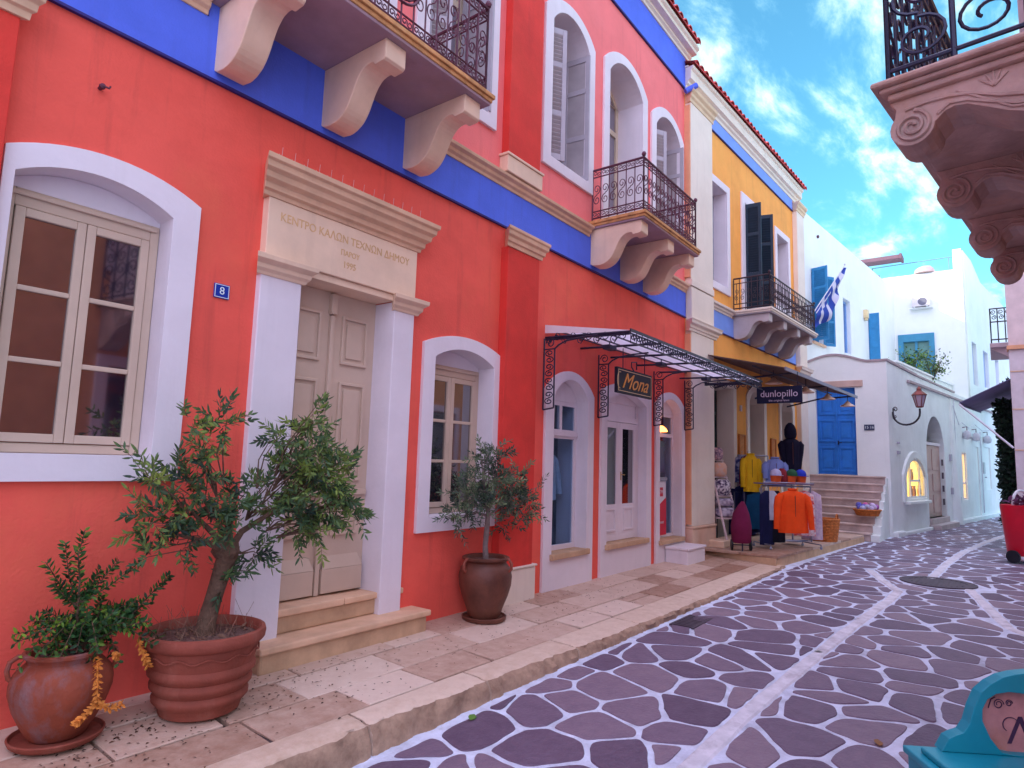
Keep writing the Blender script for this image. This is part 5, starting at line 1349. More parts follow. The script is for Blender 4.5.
DKL = leaf_mat('shade_leaf', (.006, .018, .015), (.02, .06, .03), (.01, .03, .02))
def add_leaf(mb, p, d, l, w, rnd, tint):
    d = d.normalized(); s = d.cross(Vector((rnd.uniform(-1, 1), rnd.uniform(-1, 1), rnd.uniform(-.2, 1)))).normalized() * w
    n_ = d.cross(s).normalized() * w * .25
    a = p; b = p + d * l * .35 + s + n_; b2 = p + d * l * .7 + s * .8 + n_; e = p + d * l; c = p + d * l * .35 - s + n_; c2 = p + d * l * .7 - s * .8 + n_; m1 = p + d * l * .5
    mb.add([a, b, b2, e, c2, c, m1], [(0, 1, 2, 6), (6, 2, 3), (0, 6, 4, 5), (6, 3, 4)], tint)
def twiggy(leaf, wood, c, r, n, L_, lw, rnd, tlen=(.10, .24), base=None, up=.2, tbias=0., pairs=(5, 9), tw=.0025):
    c = Vector(c)
    for i in range(n):
        d = Vector((rnd.gauss(0, 1), rnd.gauss(0, 1), rnd.gauss(0, 1) + up)).normalized()
        st = c + d * r * rnd.uniform(.15, .8) * Vector((1, 1, 1)).length / 1.732
        tl = rnd.uniform(*tlen); d2 = (d + Vector((rnd.gauss(0, .5), rnd.gauss(0, .5), rnd.gauss(0, .4)))).normalized()
        pts = [st]; dd = d2.copy()
        for k in range(5):
            dd = (dd + Vector((rnd.gauss(0, .12), rnd.gauss(0, .12), -.06))).normalized(); pts.append(pts[-1] + dd * tl / 5)
        wood.tube(pts, tw, 3, r2=tw * .4, cap=False)
        if base is not None and rnd.random() < .35: wood.tube([Vector(base), (Vector(base) + st) / 2 + Vector((rnd.gauss(0, .03), rnd.gauss(0, .03), .02)), st], tw * 2.2, 4, r2=tw, cap=False)
        np_ = rnd.randint(*pairs); tt = min(1, max(0, rnd.gauss(.5 + tbias, .22)))
        for k in range(np_):
            t = (k + .5) / np_ * 4.99; j = int(t); p = pts[j].lerp(pts[j + 1], t - j)
            dv = (pts[j + 1] - pts[j]).normalized(); sd = dv.orthogonal().normalized(); sd.rotate(Matrix.Rotation(k * 1.57 + rnd.random(), 3, dv))
            for sg_ in (-1, 1):
                add_leaf(leaf, p, dv * .8 + sd * sg_ * .9 + Vector((0, 0, rnd.uniform(-.2, .3))), L_ * rnd.uniform(.7, 1.15), lw * rnd.uniform(.8, 1.2), rnd, min(1, max(0, tt + rnd.gauss(0, .12))))
        add_leaf(leaf, pts[-1], dd, L_, lw, rnd, tt)

def pot_soil(P, r, z, c=(0, 0)):
    m = MB(); rnd = random.Random(3)
    m.lathe([(0, z + .015), (r * .5, z + .01), (r, z)], (c[0], c[1], 0), 24); m.build('soil', SOIL, P, smooth=True)
# (1) leaning olive in the ribbed terracotta pot
p1 = thing('potted_olive_tree', 'leaning olive tree in big ribbed terracotta pot beside the panelled door', 'potted tree', (2.06, -.44, .03), 0, 'potted plants on the pavement')
m = MB()
pr = [(0, 0), (.205, 0), (.225, .012), (.235, .05)]
for i, z in enumerate((.10, .175, .25)):
    r0 = .235 + (.335 - .235) * (z / .45); pr += [(r0 - .004, z - .03), (r0 + .012, z - .012), (r0 + .014, z + .01), (r0 + .0, z + .03)]
pr += [(.305, .33), (.312, .385), (.335, .395), (.348, .41), (.352, .44), (.345, .462), (.325, .468), (.312, .455), (.305, .40), (.0, .39)]
m.lathe(pr, n=56); pt = m.build('pot', TERRA, p1, smooth=True)
m = MB(); n_ = 72
m.tube([((.3135) * math.cos(2 * PI * k / n_), .3135 * math.sin(2 * PI * k / n_), .345 + .012 * math.sin(k * 2 * PI / 6)) for k in range(n_ + 1)], .006, 5); m.build('pot_moulding', TERRA, pt, smooth=True)
pot_soil(p1, .31, .41)
tb = MB()
trunk = [(.0, .02, .38), (.02, .03, .50), (.055, .03, .64), (.085, .02, .78), (.11, 0, .90)]
tb.tube(trunk, [.068, .056, .052, .056, .065], 12)
tb.lathe([(0, -.05), (.06, -.04), (.085, .0), (.07, .05), (.03, .075), (0, .08)], (.10, .0, .90), 12, wob=.15)
for q_, r0 in ((((.11, 0, .90), (.0, .02, 1.02), (-.13, .05, 1.15)), .028), (((.11, 0, .90), (.17, -.03, 1.02), (.32, -.08, 1.12), (.52, -.12, 1.22)), .026), (((.1, 0, .92), (.12, .02, 1.12), (.16, .03, 1.28)), .02), (((.08, 0, .90), (-.08, -.04, .98), (-.25, -.05, 1.03)), .02)):
    tb.tube(q_, r0, 8, r2=.008)
tb.build('trunk', BARK, p1, smooth=True)
lf = MB(); wd = MB(); rnd = random.Random(21)
cl = [(.60, -.12, 1.74, .12, 12, .12), (-.20, .03, 1.66, .09, 7, .1), (-.15, .05, 1.28, .24, 26, 0), (-.33, .0, 1.12, .17, 18, 0), (-.08, .03, 1.50, .15, 12, 0), (.05, -.02, 1.12, .20, 22, -.1), (-.22, -.05, .98, .13, 10, -.1), (.30, -.03, 1.22, .16, 16, 0),
      (.62, -.12, 1.30, .24, 46, .12), (.60, -.10, 1.58, .19, 26, .12), (.40, -.06, 1.62, .12, 10, .1), (-.02, .0, 1.66, .10, 8, .05), (.82, -.14, 1.16, .17, 24, .1), (.55, -.12, 1.08, .16, 20, .05), (.82, -.12, 1.38, .15, 20, .1), (.70, -.14, .98, .12, 12, .1), (.48, -.1, 1.42, .14, 14, .1), (.95, -.13, 1.05, .09, 8, .1), (-.42, .02, 1.32, .10, 7, 0), (.10, .0, .72, .10, 8, -.05), (.26, -.02, .88, .09, 8, -.1), (-.38, 0, .92, .08, 4, -.1)]
for (x, y, z, r_, n_, tb_) in cl: twiggy(lf, wd, (x, y, z), r_, int(n_ * 1.15), .062, .0082, rnd, base=(x * .5 + .05, y * .5, min(z, .95 + (z - .95) * .5)), tbias=tb_, tlen=(.08, .19))
p1.scale = (.95, .95, .98)
lf.build('foliage', OLIVE, p1); wd.build('twigs', BARK, p1)
m = MB(); rnd = random.Random(5)
for i in range(70):
    a = rnd.uniform(0, 2 * PI); r_ = rnd.uniform(.05, .3); x, y = r_ * math.cos(a), r_ * math.sin(a)
    m.tube([(x, y, .40), (x + rnd.gauss(0, .02), y + rnd.gauss(0, .02), .43 + rnd.random() * .05), (x + rnd.gauss(0, .05), y + rnd.gauss(0, .05), .46 + rnd.random() * .12)], .0012, 3, cap=False)
    add_leaf(m, Vector((x, y, .42)), Vector((rnd.gauss(0, 1), rnd.gauss(0, 1), .3)), .05, .008, rnd, .5)
m.build('dry_stems', mat('dry_straw', (.22, .12, .08), .9, var=.4, vscale=20), p1)
# (2) weathered urn with dark shrub
p2 = thing('potted_shrub', 'dark green shrub with dry orange fronds in a weathered two-handled urn', 'potted plant', (1.39, -.31, .04), 0, 'potted plants on the pavement')
m = MB(); m.lathe([(0, .0), (.22, 0), (.235, .012), (.245, .035), (.235, .04), (.225, .02), (0, .02)], n=40); m.build('saucer', TERRA, p2, smooth=True)
m = MB(); m.lathe([(0, .022), (.135, .022), (.15, .035), (.19, .10), (.235, .19), (.26, .27), (.262, .32), (.245, .375), (.20, .42), (.185, .435), (.19, .455), (.21, .47), (.212, .485), (.195, .492), (.175, .48), (.165, .44), (0, .43)], n=44); pt = m.build('pot', TERR2, p2, smooth=True)
for a in (R(165), R(-15)):
    m = MB(); ca_, sa_ = math.cos(a), math.sin(a)
    m.tube([(ca_ * r_, sa_ * r_, z) for r_, z in ((.19, .47), (.225, .475), (.262, .45), (.272, .405), (.262, .365), (.245, .35))], .014, 8); m.build('handle', TERR2, pt, smooth=True)
pot_soil(p2, .17, .44)
lf = MB(); wd = MB(); rnd = random.Random(8)
def frond(pts, r0, nl, L_, lw, tb_):
    """leafy shoot: many short leaves set round a bending stem"""
    P_ = [Vector(p) for p in pts]; wd.tube(P_, r0, 5, r2=.002)
    for i in range(nl):
        t = (.15 + .85 * i / nl) * (len(P_) - 1.001); j = int(t); p = P_[j].lerp(P_[j + 1], t - j); dv = (P_[j + 1] - P_[j]).normalized()
        sd = dv.orthogonal(); sd.rotate(Matrix.Rotation(i * 2.4, 3, dv)); tt = min(1, max(0, rnd.gauss(.45 + tb_, .2)))
        add_leaf(lf, p, dv * .7 + sd * 1., L_ * rnd.uniform(.7, 1.2), lw, rnd, tt)
bs = (.06, -.02, .45)
frond([bs, (.03, -.02, .62), (.02, -.03, .80), (.0, -.03, .92), (.02, -.03, 1.04)], .008, 90, .042, .008, .05)
for (ex, ey, ez) in ((-.14, -.02, .90), (.20, -.03, .88), (-.10, -.03, .80), (.12, -.02, .84), (-.05, .02, .98), (.10, .0, .74), (.30, -.05, .86)):
    frond([(.02, -.02, .68), ((.02 + ex) / 2, ey, (.70 + ez) / 2 - .02), (ex, ey, ez)], .004, 46, .04, .0075, .0)
for i in range(46):
    a = rnd.uniform(-PI, PI); L_ = rnd.uniform(.12, .30); cx_ = .08
    ex, ey = cx_ + L_ * 1.25 * math.cos(a), -.04 + L_ * .8 * math.sin(a) - .03; ez = .50 + rnd.uniform(-.12, .20) - .3 * max(0, L_ - .18)
    frond([(cx_, -.02, .47), ((cx_ + ex) / 2, ey / 2, .56 + rnd.random() * .08), (ex, ey, ez)], .004, 38, .038, .008, rnd.gauss(-.02, .15))
frond([bs, (.28, -.06, .60), (.40, -.06, .72), (.47, -.06, .78)], .005, 60, .04, .008, -.1)
p2.scale = (.86, .86, .90)
for o in (lf.build('foliage', BOX, p2), wd.build('twigs', BARK, p2)):
    o.scale = (1.16, 1.16, 1.2); o.location = (0, 0, -.09)
m = MB()
def dry(pts, n_, L_, w_):
    P_ = [Vector(p) for p in pts]
    m.tube(P_, .006, 5, r2=.003)
    for i in range(n_):
        t = i / n_ * (len(P_) - 1.001); j = int(t); p = P_[j].lerp(P_[j + 1], t - j); dv = (P_[j + 1] - P_[j]).normalized(); sd = dv.orthogonal(); sd.rotate(Matrix.Rotation(i * 2.4, 3, dv))
        add_leaf(m, p, dv * .8 + sd, L_, w_, rnd, .5)
dry([(.10, -.20, .46), (.08, -.27, .40), (.08, -.30, .28), (.07, -.31, .22)], 60, .035, .009); dry([(.07, -.31, .24), (.01, -.32, .19), (-.03, -.32, .16)], 34, .032, .009); dry([(.08, -.31, .24), (.15, -.32, .195), (.22, -.31, .20)], 40, .032, .009)
m.build('dry_frond', mat('dry_orange', (.62, .22, .04), .8, var=.3, vscale=15), p2); m = MB()
dry([(.34, -.15, .50), (.38, -.18, .40), (.40, -.20, .34)], 34, .034, .009); m.build('dry_frond', MATS['dry_orange'], p2); m = MB(); dry([(.16, -.24, .47), (.19, -.26, .45)], 16, .03, .009)
m.build('dry_frond', MATS['dry_orange'], p2)
# (3) small olive in a dark clay jar
p3 = thing('potted_olive_tree', 'small upright olive tree in dark clay jar under the small window', 'potted tree', (4.83, -.29, .03), 0, 'potted plants on the pavement')
m = MB(); m.lathe([(0, 0), (.19, 0), (.205, .015), (.21, .04), (.20, .045), (.185, .03), (0, .03)], n=36); m.build('saucer', TERR3, p3, smooth=True)
m = MB(); m.lathe([(0, .03), (.14, .03), (.155, .05), (.17, .11), (.215, .22), (.245, .32), (.252, .40), (.235, .475), (.20, .515), (.19, .53), (.205, .545), (.222, .555), (.225, .572), (.205, .58), (.18, .572), (.17, .53), (0, .53)], n=44); pt = m.build('pot', TERR3, p3, smooth=True)
for a in (R(170), R(-75), R(50)):
    m = MB(); ca_, sa_ = math.cos(a), math.sin(a)
    m.tube([(ca_ * r_, sa_ * r_, z) for r_, z in ((.19, .56), (.235, .565), (.262, .53), (.262, .48), (.235, .455))], .014, 8); m.build('handle', TERRA, pt, smooth=True)
pot_soil(p3, .175, .54)
m = MB(); m.tube([(0, 0, .53), (-.005, .01, .68), (.0, .0, .84), (.01, .0, 1.0)], [.030, .026, .026, .022], 10)
for q_ in (((.01, 0, .98), (-.10, .0, 1.14), (-.22, .02, 1.22)), ((.01, 0, .98), (.08, -.02, 1.2), (.10, 0, 1.45)), ((.01, 0, .95), (.20, -.03, 1.05), (.42, -.05, 1.08)), ((.0, 0, 1.0), (-.04, .02, 1.3), (-.05, .02, 1.5)), ((0, 0, .95), (-.2, -.02, 1.0), (-.34, -.03, .98))):
    m.tube(q_, .014, 6, r2=.004)
m.build('trunk', BARKG, p3, smooth=True)
lf = MB(); wd = MB(); rnd = random.Random(33)
for (x, y, z, r_, n_) in ((-.08, 0, 1.30, .22, 26), (.12, 0, 1.25, .22, 24), (-.30, 0, 1.12, .18, 18), (-.42, -.02, .98, .13, 10), (.35, -.04, 1.10, .20, 20), (.52, -.05, .98, .18, 16), (.10, 0, 1.50, .14, 8), (-.10, 0, 1.52, .10, 5), (.62, -.05, 1.15, .14, 7), (.30, -.04, .88, .14, 8), (-.15, 0, 1.02, .16, 10), (.45, -.02, 1.32, .12, 6)):
    twiggy(lf, wd, (x, y, z), r_, int(n_ * 1.5), .056, .0072, rnd, base=(x * .4, 0, min(z, 1.02)), tlen=(.09, .2), up=.4)
lf.build('foliage', OLIV2, p3); wd.build('twigs', BARKG, p3)

# dark tree beyond the awning, right
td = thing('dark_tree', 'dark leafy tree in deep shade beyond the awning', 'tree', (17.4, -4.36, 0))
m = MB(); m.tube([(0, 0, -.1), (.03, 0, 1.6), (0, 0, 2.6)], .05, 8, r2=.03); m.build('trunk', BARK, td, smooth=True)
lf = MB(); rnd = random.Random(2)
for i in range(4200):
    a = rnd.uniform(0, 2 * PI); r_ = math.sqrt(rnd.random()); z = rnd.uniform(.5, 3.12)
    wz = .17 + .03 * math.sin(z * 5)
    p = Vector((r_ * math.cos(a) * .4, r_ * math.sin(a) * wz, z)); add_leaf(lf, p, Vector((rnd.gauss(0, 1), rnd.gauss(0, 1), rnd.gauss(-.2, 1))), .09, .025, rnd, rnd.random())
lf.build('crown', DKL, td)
# bushes on the roof terrace and vine
def bush(name, loc, rx, ry, rz_, n, lab, m_=BOX, sz=.09, cat='bush'):
    o = thing(name, lab, cat, loc); lf = MB(); wd = MB()
    for k in range(14):
        d = Vector((rnd.uniform(-1, 1) * rx, rnd.uniform(-1, 1) * ry, rnd.uniform(.4, 1) * rz_)); wd.tube([(0, 0, 0), d * .5 + Vector((0, 0, .05)), d], .012, 4, r2=.004)
        for i in range(n // 14):
            p = d * rnd.uniform(.35, 1.1) + Vector((rnd.gauss(0, .12), rnd.gauss(0, .12), rnd.gauss(0, .10))); add_leaf(lf, p, Vector((rnd.gauss(0, 1), rnd.gauss(0, 1), rnd.gauss(.3, 1))), sz, sz * .22, rnd, rnd.random())
    lf.build('leaves', m_, o); wd.build('stems', BARK, o); return o
bush('roof_terrace_bush', (23.4, -2.18, 4.45), .35, .30, .85, 420, 'green bush in front of the tower house window, nearer the shutters')
bush('roof_terrace_bush', (24.4, -2.62, 4.45), .3, .3, .95, 420, 'yellowish-green bush directly in front of the tower house window', OLIVE)
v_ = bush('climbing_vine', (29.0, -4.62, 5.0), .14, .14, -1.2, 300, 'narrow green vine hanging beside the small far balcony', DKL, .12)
vn = MB(); 
# ------------------------------------------------------------------ shop goods on the terrace
STEEL = mat('rack_steel', (.30, .32, .42), .3, metal=.6)
def rack(loc, rz, L_, H, lab):
    o = thing('clothes_rack', lab, 'clothes rack', loc, rz)
    m = MB(); m.tube([(-L_ / 2, 0, H), (L_ / 2, 0, H)], .014, 8); m.build('rail', STEEL, o, smooth=True)
    for sx in (-1, 1):
        m = MB(); m.tube([(sx * L_ / 2, 0, .10), (sx * L_ / 2, 0, H)], .013, 8); m.tube([(sx * L_ / 2, -.24, .08), (sx * L_ / 2, .24, .08)], .012, 6)
        for sy in (-1, 1): m.tube([(sx * L_ / 2, sy * .24, .08), (sx * L_ / 2, sy * .24, .05)], .01, 5); m.lathe([(0, -.025), (.02, -.02), (.025, 0), (.02, .02), (0, .025)], (sx * L_ / 2, sy * .24, .027), 10)
        m.build('side_frame', STEEL, o, smooth=True)
    m = MB(); m.tube([(-L_ / 2, 0, .12), (L_ / 2, 0, .12)], .010, 6); m.tube([(-L_ / 2, .1, .12), (L_ / 2, .1, .12)], .008, 6); m.build('lower_bar', STEEL, o); return o
TZ = .146
rack((12.02, -1.19, TZ), R(-40), .98, 1.06, 'chrome clothes rack holding the orange jacket at the terrace front')
rack((12.75, -.34, TZ), R(-60), .70, 1.60, 'taller clothes rack holding the yellow jacket near the facade')
def hangpos(cx, cy, rz, s): return (cx + s * math.cos(rz), cy + s * math.sin(rz))
# orange jacket faces the camera
OR_ = CLO('orange_fleece', (.80, .075, .012), None, .10)
jacket('hooded_jacket', OR_, (11.66, -1.38, TZ + 1.02), R(-50), 'bright orange jacket hanging at the front of the rack', 'jacket', w=.235, h=.72, d=.09, sleeve=.66, spread=.05)
NV = CLO('navy_fabric', (.012, .014, .06)); MRN = CLO('maroon_fabric', (.16, .015, .06)); TEAL = CLO('petrol_fabric', (.01, .07, .16)); YEL = CLO('yellow_fabric', (.80, .48, .02), None, .1); GRYP = CLO('grey_pattern', (.55, .42, .46), (.25, .10, .16), s=30)
def hanging(name, m, loc, rz, lab, cat, w=.2, h=.8, d=.035, flare=1.1, group=None):
    o = thing(name, lab, cat, loc, rz, group)
    b = MB(); b.loft([(0, 0, 0, .04, .02), (0, 0, -.03, w * .5, d * .8), (0, 0, -.07, w * .95, d), (0, 0, -.2, w, d), (0, 0, -h * .5, w * (1 + flare) / 2, d * 1.1), (0, 0, -h, w * flare, d * 1.2)], 26, .10, 8, random.random() * 6); b.build('cloth', m, o, smooth=True)
    hk = MB(); hk.tube([(0, 0, 0), (0, 0, .035), (.02, 0, .055), (.015, 0, .075), (-.01, 0, .07)], .004, 5); hk.build('hanger_hook', STEEL, o); return o
hanging('trousers', NV, (11.68, -.95, TZ + .98), R(-35), 'long navy trousers at the left end of front rack', 'trousers', w=.14, h=.92, flare=1.)
hanging('blouse', CLO('off_white_fabric', (.5, .5, .6)), (11.76, -1.02, TZ + .98), R(-40), 'white top half hidden behind the orange jacket', 'top', w=.15, h=.5)
hanging('black_trousers', CLO('black_fabric', (.01, .01, .02)), (11.84, -1.08, TZ + .98), R(-40), 'black trousers between the navy pair and orange jacket', 'trousers', w=.14, h=.88, flare=1.)
PAT = mat('floral_print', (.70, .62, .66), .9, vscale=16, col2=(.62, .04, .05), detail=1., spec=.1)
hanging('patterned_scarf', PAT, (12.30, -1.42, TZ + .99), R(-60), 'white scarf with red floral print at right end of front rack', 'scarf', w=.17, h=.78, flare=1.05)
hanging('patterned_scarf', mat('lilac_print', (.42, .30, .45), .9, vscale=22, col2=(.62, .5, .55)), (12.46, -1.50, TZ + .99), R(-60), 'lilac patterned scarf beyond the red floral one', 'scarf', w=.17, h=.85, flare=1.05)
# shelf over the rack with caps and a terracotta-coloured box
sh_ = thing('display_shelf', 'narrow dark shelf above the front rack carrying the caps', 'shelf', (12.05, -1.15, TZ + 1.09), R(-40))
m = MB(); m.box(-.50, .50, -.14, .16, 0, .02); m.build('shelf_board', mat('shelf_dark', (.16, .12, .2), .5), sh_, bevel=.004)
m = MB(); m.tube([(-.5, -.14, .035), (.5, -.14, .035)], .008, 6); m.build('front_rail', STEEL, sh_)
def cap(x, y, z, m_, lab, rz=0, group='caps on the display shelf', brim=True):
    o = thing('cap', lab, 'cap', (x, y, z), rz, group)
    b = MB(); b.lathe([(.092, 0), (.094, .03), (.085, .07), (.06, .10), (.025, .118), (0, .12)], n=20); b.build('crown', m_, o, smooth=True)
    b = MB(); pts = [(-.08 - .0, -.03), (-.07, -.12), (-.03, -.165), (.03, -.165), (.07, -.12), (.08, -.03)]; b.plate(pts, [], .0, .008, axis='z'); b.build('brim', m_, o, bevel=.002)
Zs = TZ + 1.112
def shp(s, o_=0.): a = R(-40); return (12.05 + s * math.cos(a) - o_ * math.sin(a), -1.15 + s * math.sin(a) + o_ * math.cos(a))
for k, (s_, m_, lab) in enumerate(((-.16, CLO('lilac_cap', (.45, .42, .62)), 'pale lilac cap on the orange tub, leftmost'), (.16, CLO('green_cap', (.03, .10, .05)), 'dark green cap in the middle of shelf'), (.34, CLO('royal_blue_cap', (.03, .05, .45)), 'royal blue cap on the right orange tub'))):
    x, y = shp(s_); zz = Zs + .13
    cap(x, y, zz, m_, lab, R(-40))
for k, (s_, lab) in enumerate(((-.16, 'orange tub under the lilac cap'), (.14, 'orange tub under the green cap'), (.34, 'orange tub under the royal blue cap'))):
    x, y = shp(s_); m = MB(); m.lathe([(0, 0), (.075, 0), (.095, .12), (.098, .13), (.09, .13), (.07, .01)], (x, y, Zs - .085 + .083), 20); tag(m.build('display_tub', mat('orange_tub', (.75, .11, .02), .6), smooth=True), lab, 'tub', 'orange tubs on the display shelf')
x, y = shp(0.0, .05); m = MB(); m.lathe([(0, 0), (.09, 0), (.10, .1), (.07, .22), (.03, .26), (0, .26)], (x, y, Zs), 18); tag(m.build('maroon_beanie', CLO('maroon_knit', (.20, .02, .03)), smooth=True), 'maroon knitted hat between the tubs', 'hat')
# black hooded garment on a stand behind
hd = jacket('hoodie', CLO('black_hood', (.008, .007, .022)), (12.65, -1.13, TZ + 1.95), R(-60), 'black hooded top on a tall stand above the caps', 'hooded top', w=.165, h=.80, d=.12, sleeve=.66, hood=True, spread=-.07)
m = MB(); m.tube([(0, 0, -.05), (0, 0, -1.88)], .015, 6); m.lathe([(0, 0), (.16, 0), (.16, .015), (0, .03)], (0, 0, -1.89), 20); m.build('stand', STEEL, hd)
jacket('sleeveless_jacket', CLO('denim_blue', (.20, .25, .55)), (12.45, -.90, TZ + 1.56), R(-60), 'light blue and navy jacket left of the black hooded top', 'jacket', w=.17, h=.50, d=.08, sleeve=.38, spread=.0)
# back rack
jacket('yellow_jacket', YEL, (12.45, -.46, TZ + 1.62), R(-55), 'yellow jacket on the taller rack', 'jacket', w=.13, h=.70, d=.08, sleeve=.62, spread=.02)
hanging('striped_shirt', mat('navy_stripes', (.03, .04, .16), .9, vscale=20, col2=(.35, .35, .5), detail=0.), (12.62, -.24, TZ + 1.60), R(-50), 'navy and white patterned top left of yellow jacket', 'top', w=.17, h=.52)
hanging('maroon_shirt', MRN, (12.64, -.34, TZ + 1.60), R(-45), 'purple-maroon top just beside the yellow jacket', 'top', w=.15, h=.55)
hanging('patterned_tunic', GRYP, (12.62, -.10, TZ + 1.60), R(-45), 'pinkish patterned top at left end of the tall rack', 'top', w=.17, h=.6)
hanging('navy_dress', NV, (12.60, -.24, TZ + 1.02), R(-50), 'long navy dress below the patterned tops', 'dress', w=.22, h=.92, d=.06)
hanging('petrol_dress', TEAL, (12.50, -.55, TZ + .92), R(-55), 'petrol blue skirt hanging below the yellow jacket', 'skirt', w=.20, h=.68, d=.07)
hanging('navy_dress', NV, (12.56, -.40, TZ + 1.02), R(-50), 'navy dress next to the petrol skirt', 'dress', w=.18, h=.86, d=.06)
# ladder display with cushions
ld = thing('ladder_display', 'pink-white wooden ladder display leaning by the corner pillar', 'display ladder', (11.62, -.16, .262), R(-20))
m = MB()
PW = mat('pink_white_wood', (.62, .48, .50), .6)
for sx in (-.2, .2):
    m = MB(); m.tube([(sx, -.30, 0), (sx * .8, .15, 1.55)], .022, 6); m.build('ladder_rail', PW, ld, smooth=True)
    m = MB(); m.tube([(sx, .28, 0), (sx * .8, .17, 1.5)], .02, 6); m.build('ladder_rail', PW, ld, smooth=True)
for z in (.34, .72, 1.05, 1.35):
    t = z / 1.55; m = MB(); m.box(-.20, .20, -.30 + .45 * t - .02, .28 - .11 * t, z, z + .025); m.build('shelf', PW, ld)
def cushion(z, t, m_, lab, w=.2, d=.15, h=.10):
    o = MB(); o.loft([(0, 0, 0, w * .7, d * .7), (0, 0, h * .2, w, d), (0, 0, h * .5, w * 1.06, d * 1.06), (0, 0, h * .8, w, d), (0, 0, h, w * .7, d * .7)], 20)
    a = R(-20); x0_, y0_ = 11.62, -.16; yy = -.10 + .18 * t
    ob = MB().merge(o, Matrix.Translation((x0_ - yy * math.sin(a) * -1 * -1, y0_ + yy * math.cos(a), .262 + z)) @ Matrix.Rotation(a, 4, 'Z')).build('folded_cushion', m_, smooth=True); tag(ob, lab, 'cushion', 'cushions on the ladder display')
ck = mat('check_print', (.65, .6, .65), .9, vscale=26, col2=(.06, .03, .1), detail=0.); st_ = mat('stripe_print', (.55, .5, .6), .9, vscale=18, col2=(.2, .15, .25), detail=0.); og = mat('peach_print', (.70, .34, .20), .9, vscale=14, col2=(.6, .45, .4)); fz = mat('flower_print', (.6, .4, .4), .9, vscale=22, col2=(.1, .05, .15), detail=1.)
cushion(.366, 0, st_, 'striped grey cushion lowest on the ladder display', h=.17); cushion(.55, .1, st_, 'second striped cushion from the bottom of the ladder', .18, h=.14)
cushion(.746, .3, ck, 'black and white checked cushion halfway up the ladder', .17, .13, h=.28); cushion(1.076, .6, og, 'peach coloured cushion on the upper ladder shelf', .15, .11, h=.25); cushion(1.376, .9, fz, 'small patterned cushion on the top ladder shelf', .12, .09, h=.22)
# shopping trolley
tz = thing('shopping_trolley', 'maroon fabric shopping trolley with two black wheels on terrace', 'shopping trolley', (11.02, -.72, TZ), R(-62))
m = MB(); m.loft([(0, 0, .12, .13, .10), (0, 0, .15, .16, .12), (0, 0, .40, .165, .125), (0, .01, .60, .13, .11), (.02, .02, .74, .06, .06), (.03, .02, .80, .02, .02)], 20, .06, 5); m.build('bag', MRN, tz, smooth=True)
for sx in (-1, 1):
    m = MB(); m.lathe([(.0, -.015), (.06, -.018), (.085, -.014), (.085, .014), (.06, .018), (0, .015)], n=22); m2 = MB().merge(m, Matrix.Translation((sx * .15, .02, .086)) @ Matrix.Rotation(PI / 2, 4, 'Y')); m2.build('wheel', mat('black_rubber', (.012, .012, .02), .5), tz, smooth=True)
m = MB(); m.tube([(-.14, .02, .086), (.14, .02, .086)], .01, 6); m.tube([(-.08, .10, .10), (-.08, .14, .95), (.08, .14, .95), (.08, .10, .10)], .01, 6); m.tube([(0, -.08, 0), (0, -.08, .14)], .012, 6); m.build('trolley_frame', IRONB, tz)
# baskets
WK = mat('wicker', (.55, .17, .04), .7, bump=1., bscale=60, var=.35, vscale=18)
def basket(loc, r0, r1, h, lab, name='wicker_basket'):
    o = thing(name, lab, 'basket', loc, 0)
    m = MB(); n_ = 14
    for i in range(n_):      # woven rows
        t = i / n_; r_ = r0 + (r1 - r0) * t; z = h * (t + .5 / n_)
        m.tube([((r_ + .007 * (-1) ** (k + i)) * math.cos(2 * PI * k / 28), (r_ + .007 * (-1) ** (k + i)) * math.sin(2 * PI * k / 28), z) for k in range(29)], h / n_ * .62, 5, cap=False)
    m.lathe([(0, .01), (r0 * .98, .01), (r1 * .97, h), (r1 * .9, h), (r0 * .9, .02)], n=28)
    m.tube([(r1 * math.cos(2 * PI * k / 28), r1 * math.sin(2 * PI * k / 28), h) for k in range(29)], .018, 7, cap=False); m.build('weave', WK, o, smooth=True); return o
b1 = basket((13.85, -1.42, TZ), .21, .27, .42, 'round wicker basket with two handles at the foot of stone stairs')
for a in (0, PI):
    m = MB(); m.tube([(.10 * math.cos(t_) , (.23 if a else -.23), .42 + .10 * math.sin(t_)) for t_ in [PI * k / 10 for k in range(11)]], .014, 6); m.build('handle', WK, b1, smooth=True)
b2 = basket((16.42, -1.80, .53), .21, .27, .13, 'shallow basket of purple and blue balls on the stone stairs', 'shallow_basket')
rnd = random.Random(9)
cols = [(.40, .12, .45), (.15, .15, .55), (.55, .45, .65), (.60, .15, .35), (.5, .5, .7)]
for i in range(14):
    a = i * 2.4; r_ = .05 + .15 * math.sqrt(i / 14); c_ = (16.42 + r_ * math.cos(a), -1.80 + r_ * math.sin(a), .53 + .16 + .03 * (i % 3))
    m = MB(); m.lathe([(.065 * math.sin(t_), -.065 * math.cos(t_)) for t_ in [PI * k / 8 for k in range(9)]], c_, 14)
    ci = i % 5; tag(m.build('yarn_ball', CLO('yarn_%s' % 'abcde'[ci], cols[ci]), smooth=True), '%s yarn ball heaped in the shallow basket on the stairs' % ['purple', 'deep blue', 'pale lilac', 'magenta', 'pale blue'][ci], 'yarn ball', 'yarn balls in the shallow basket')
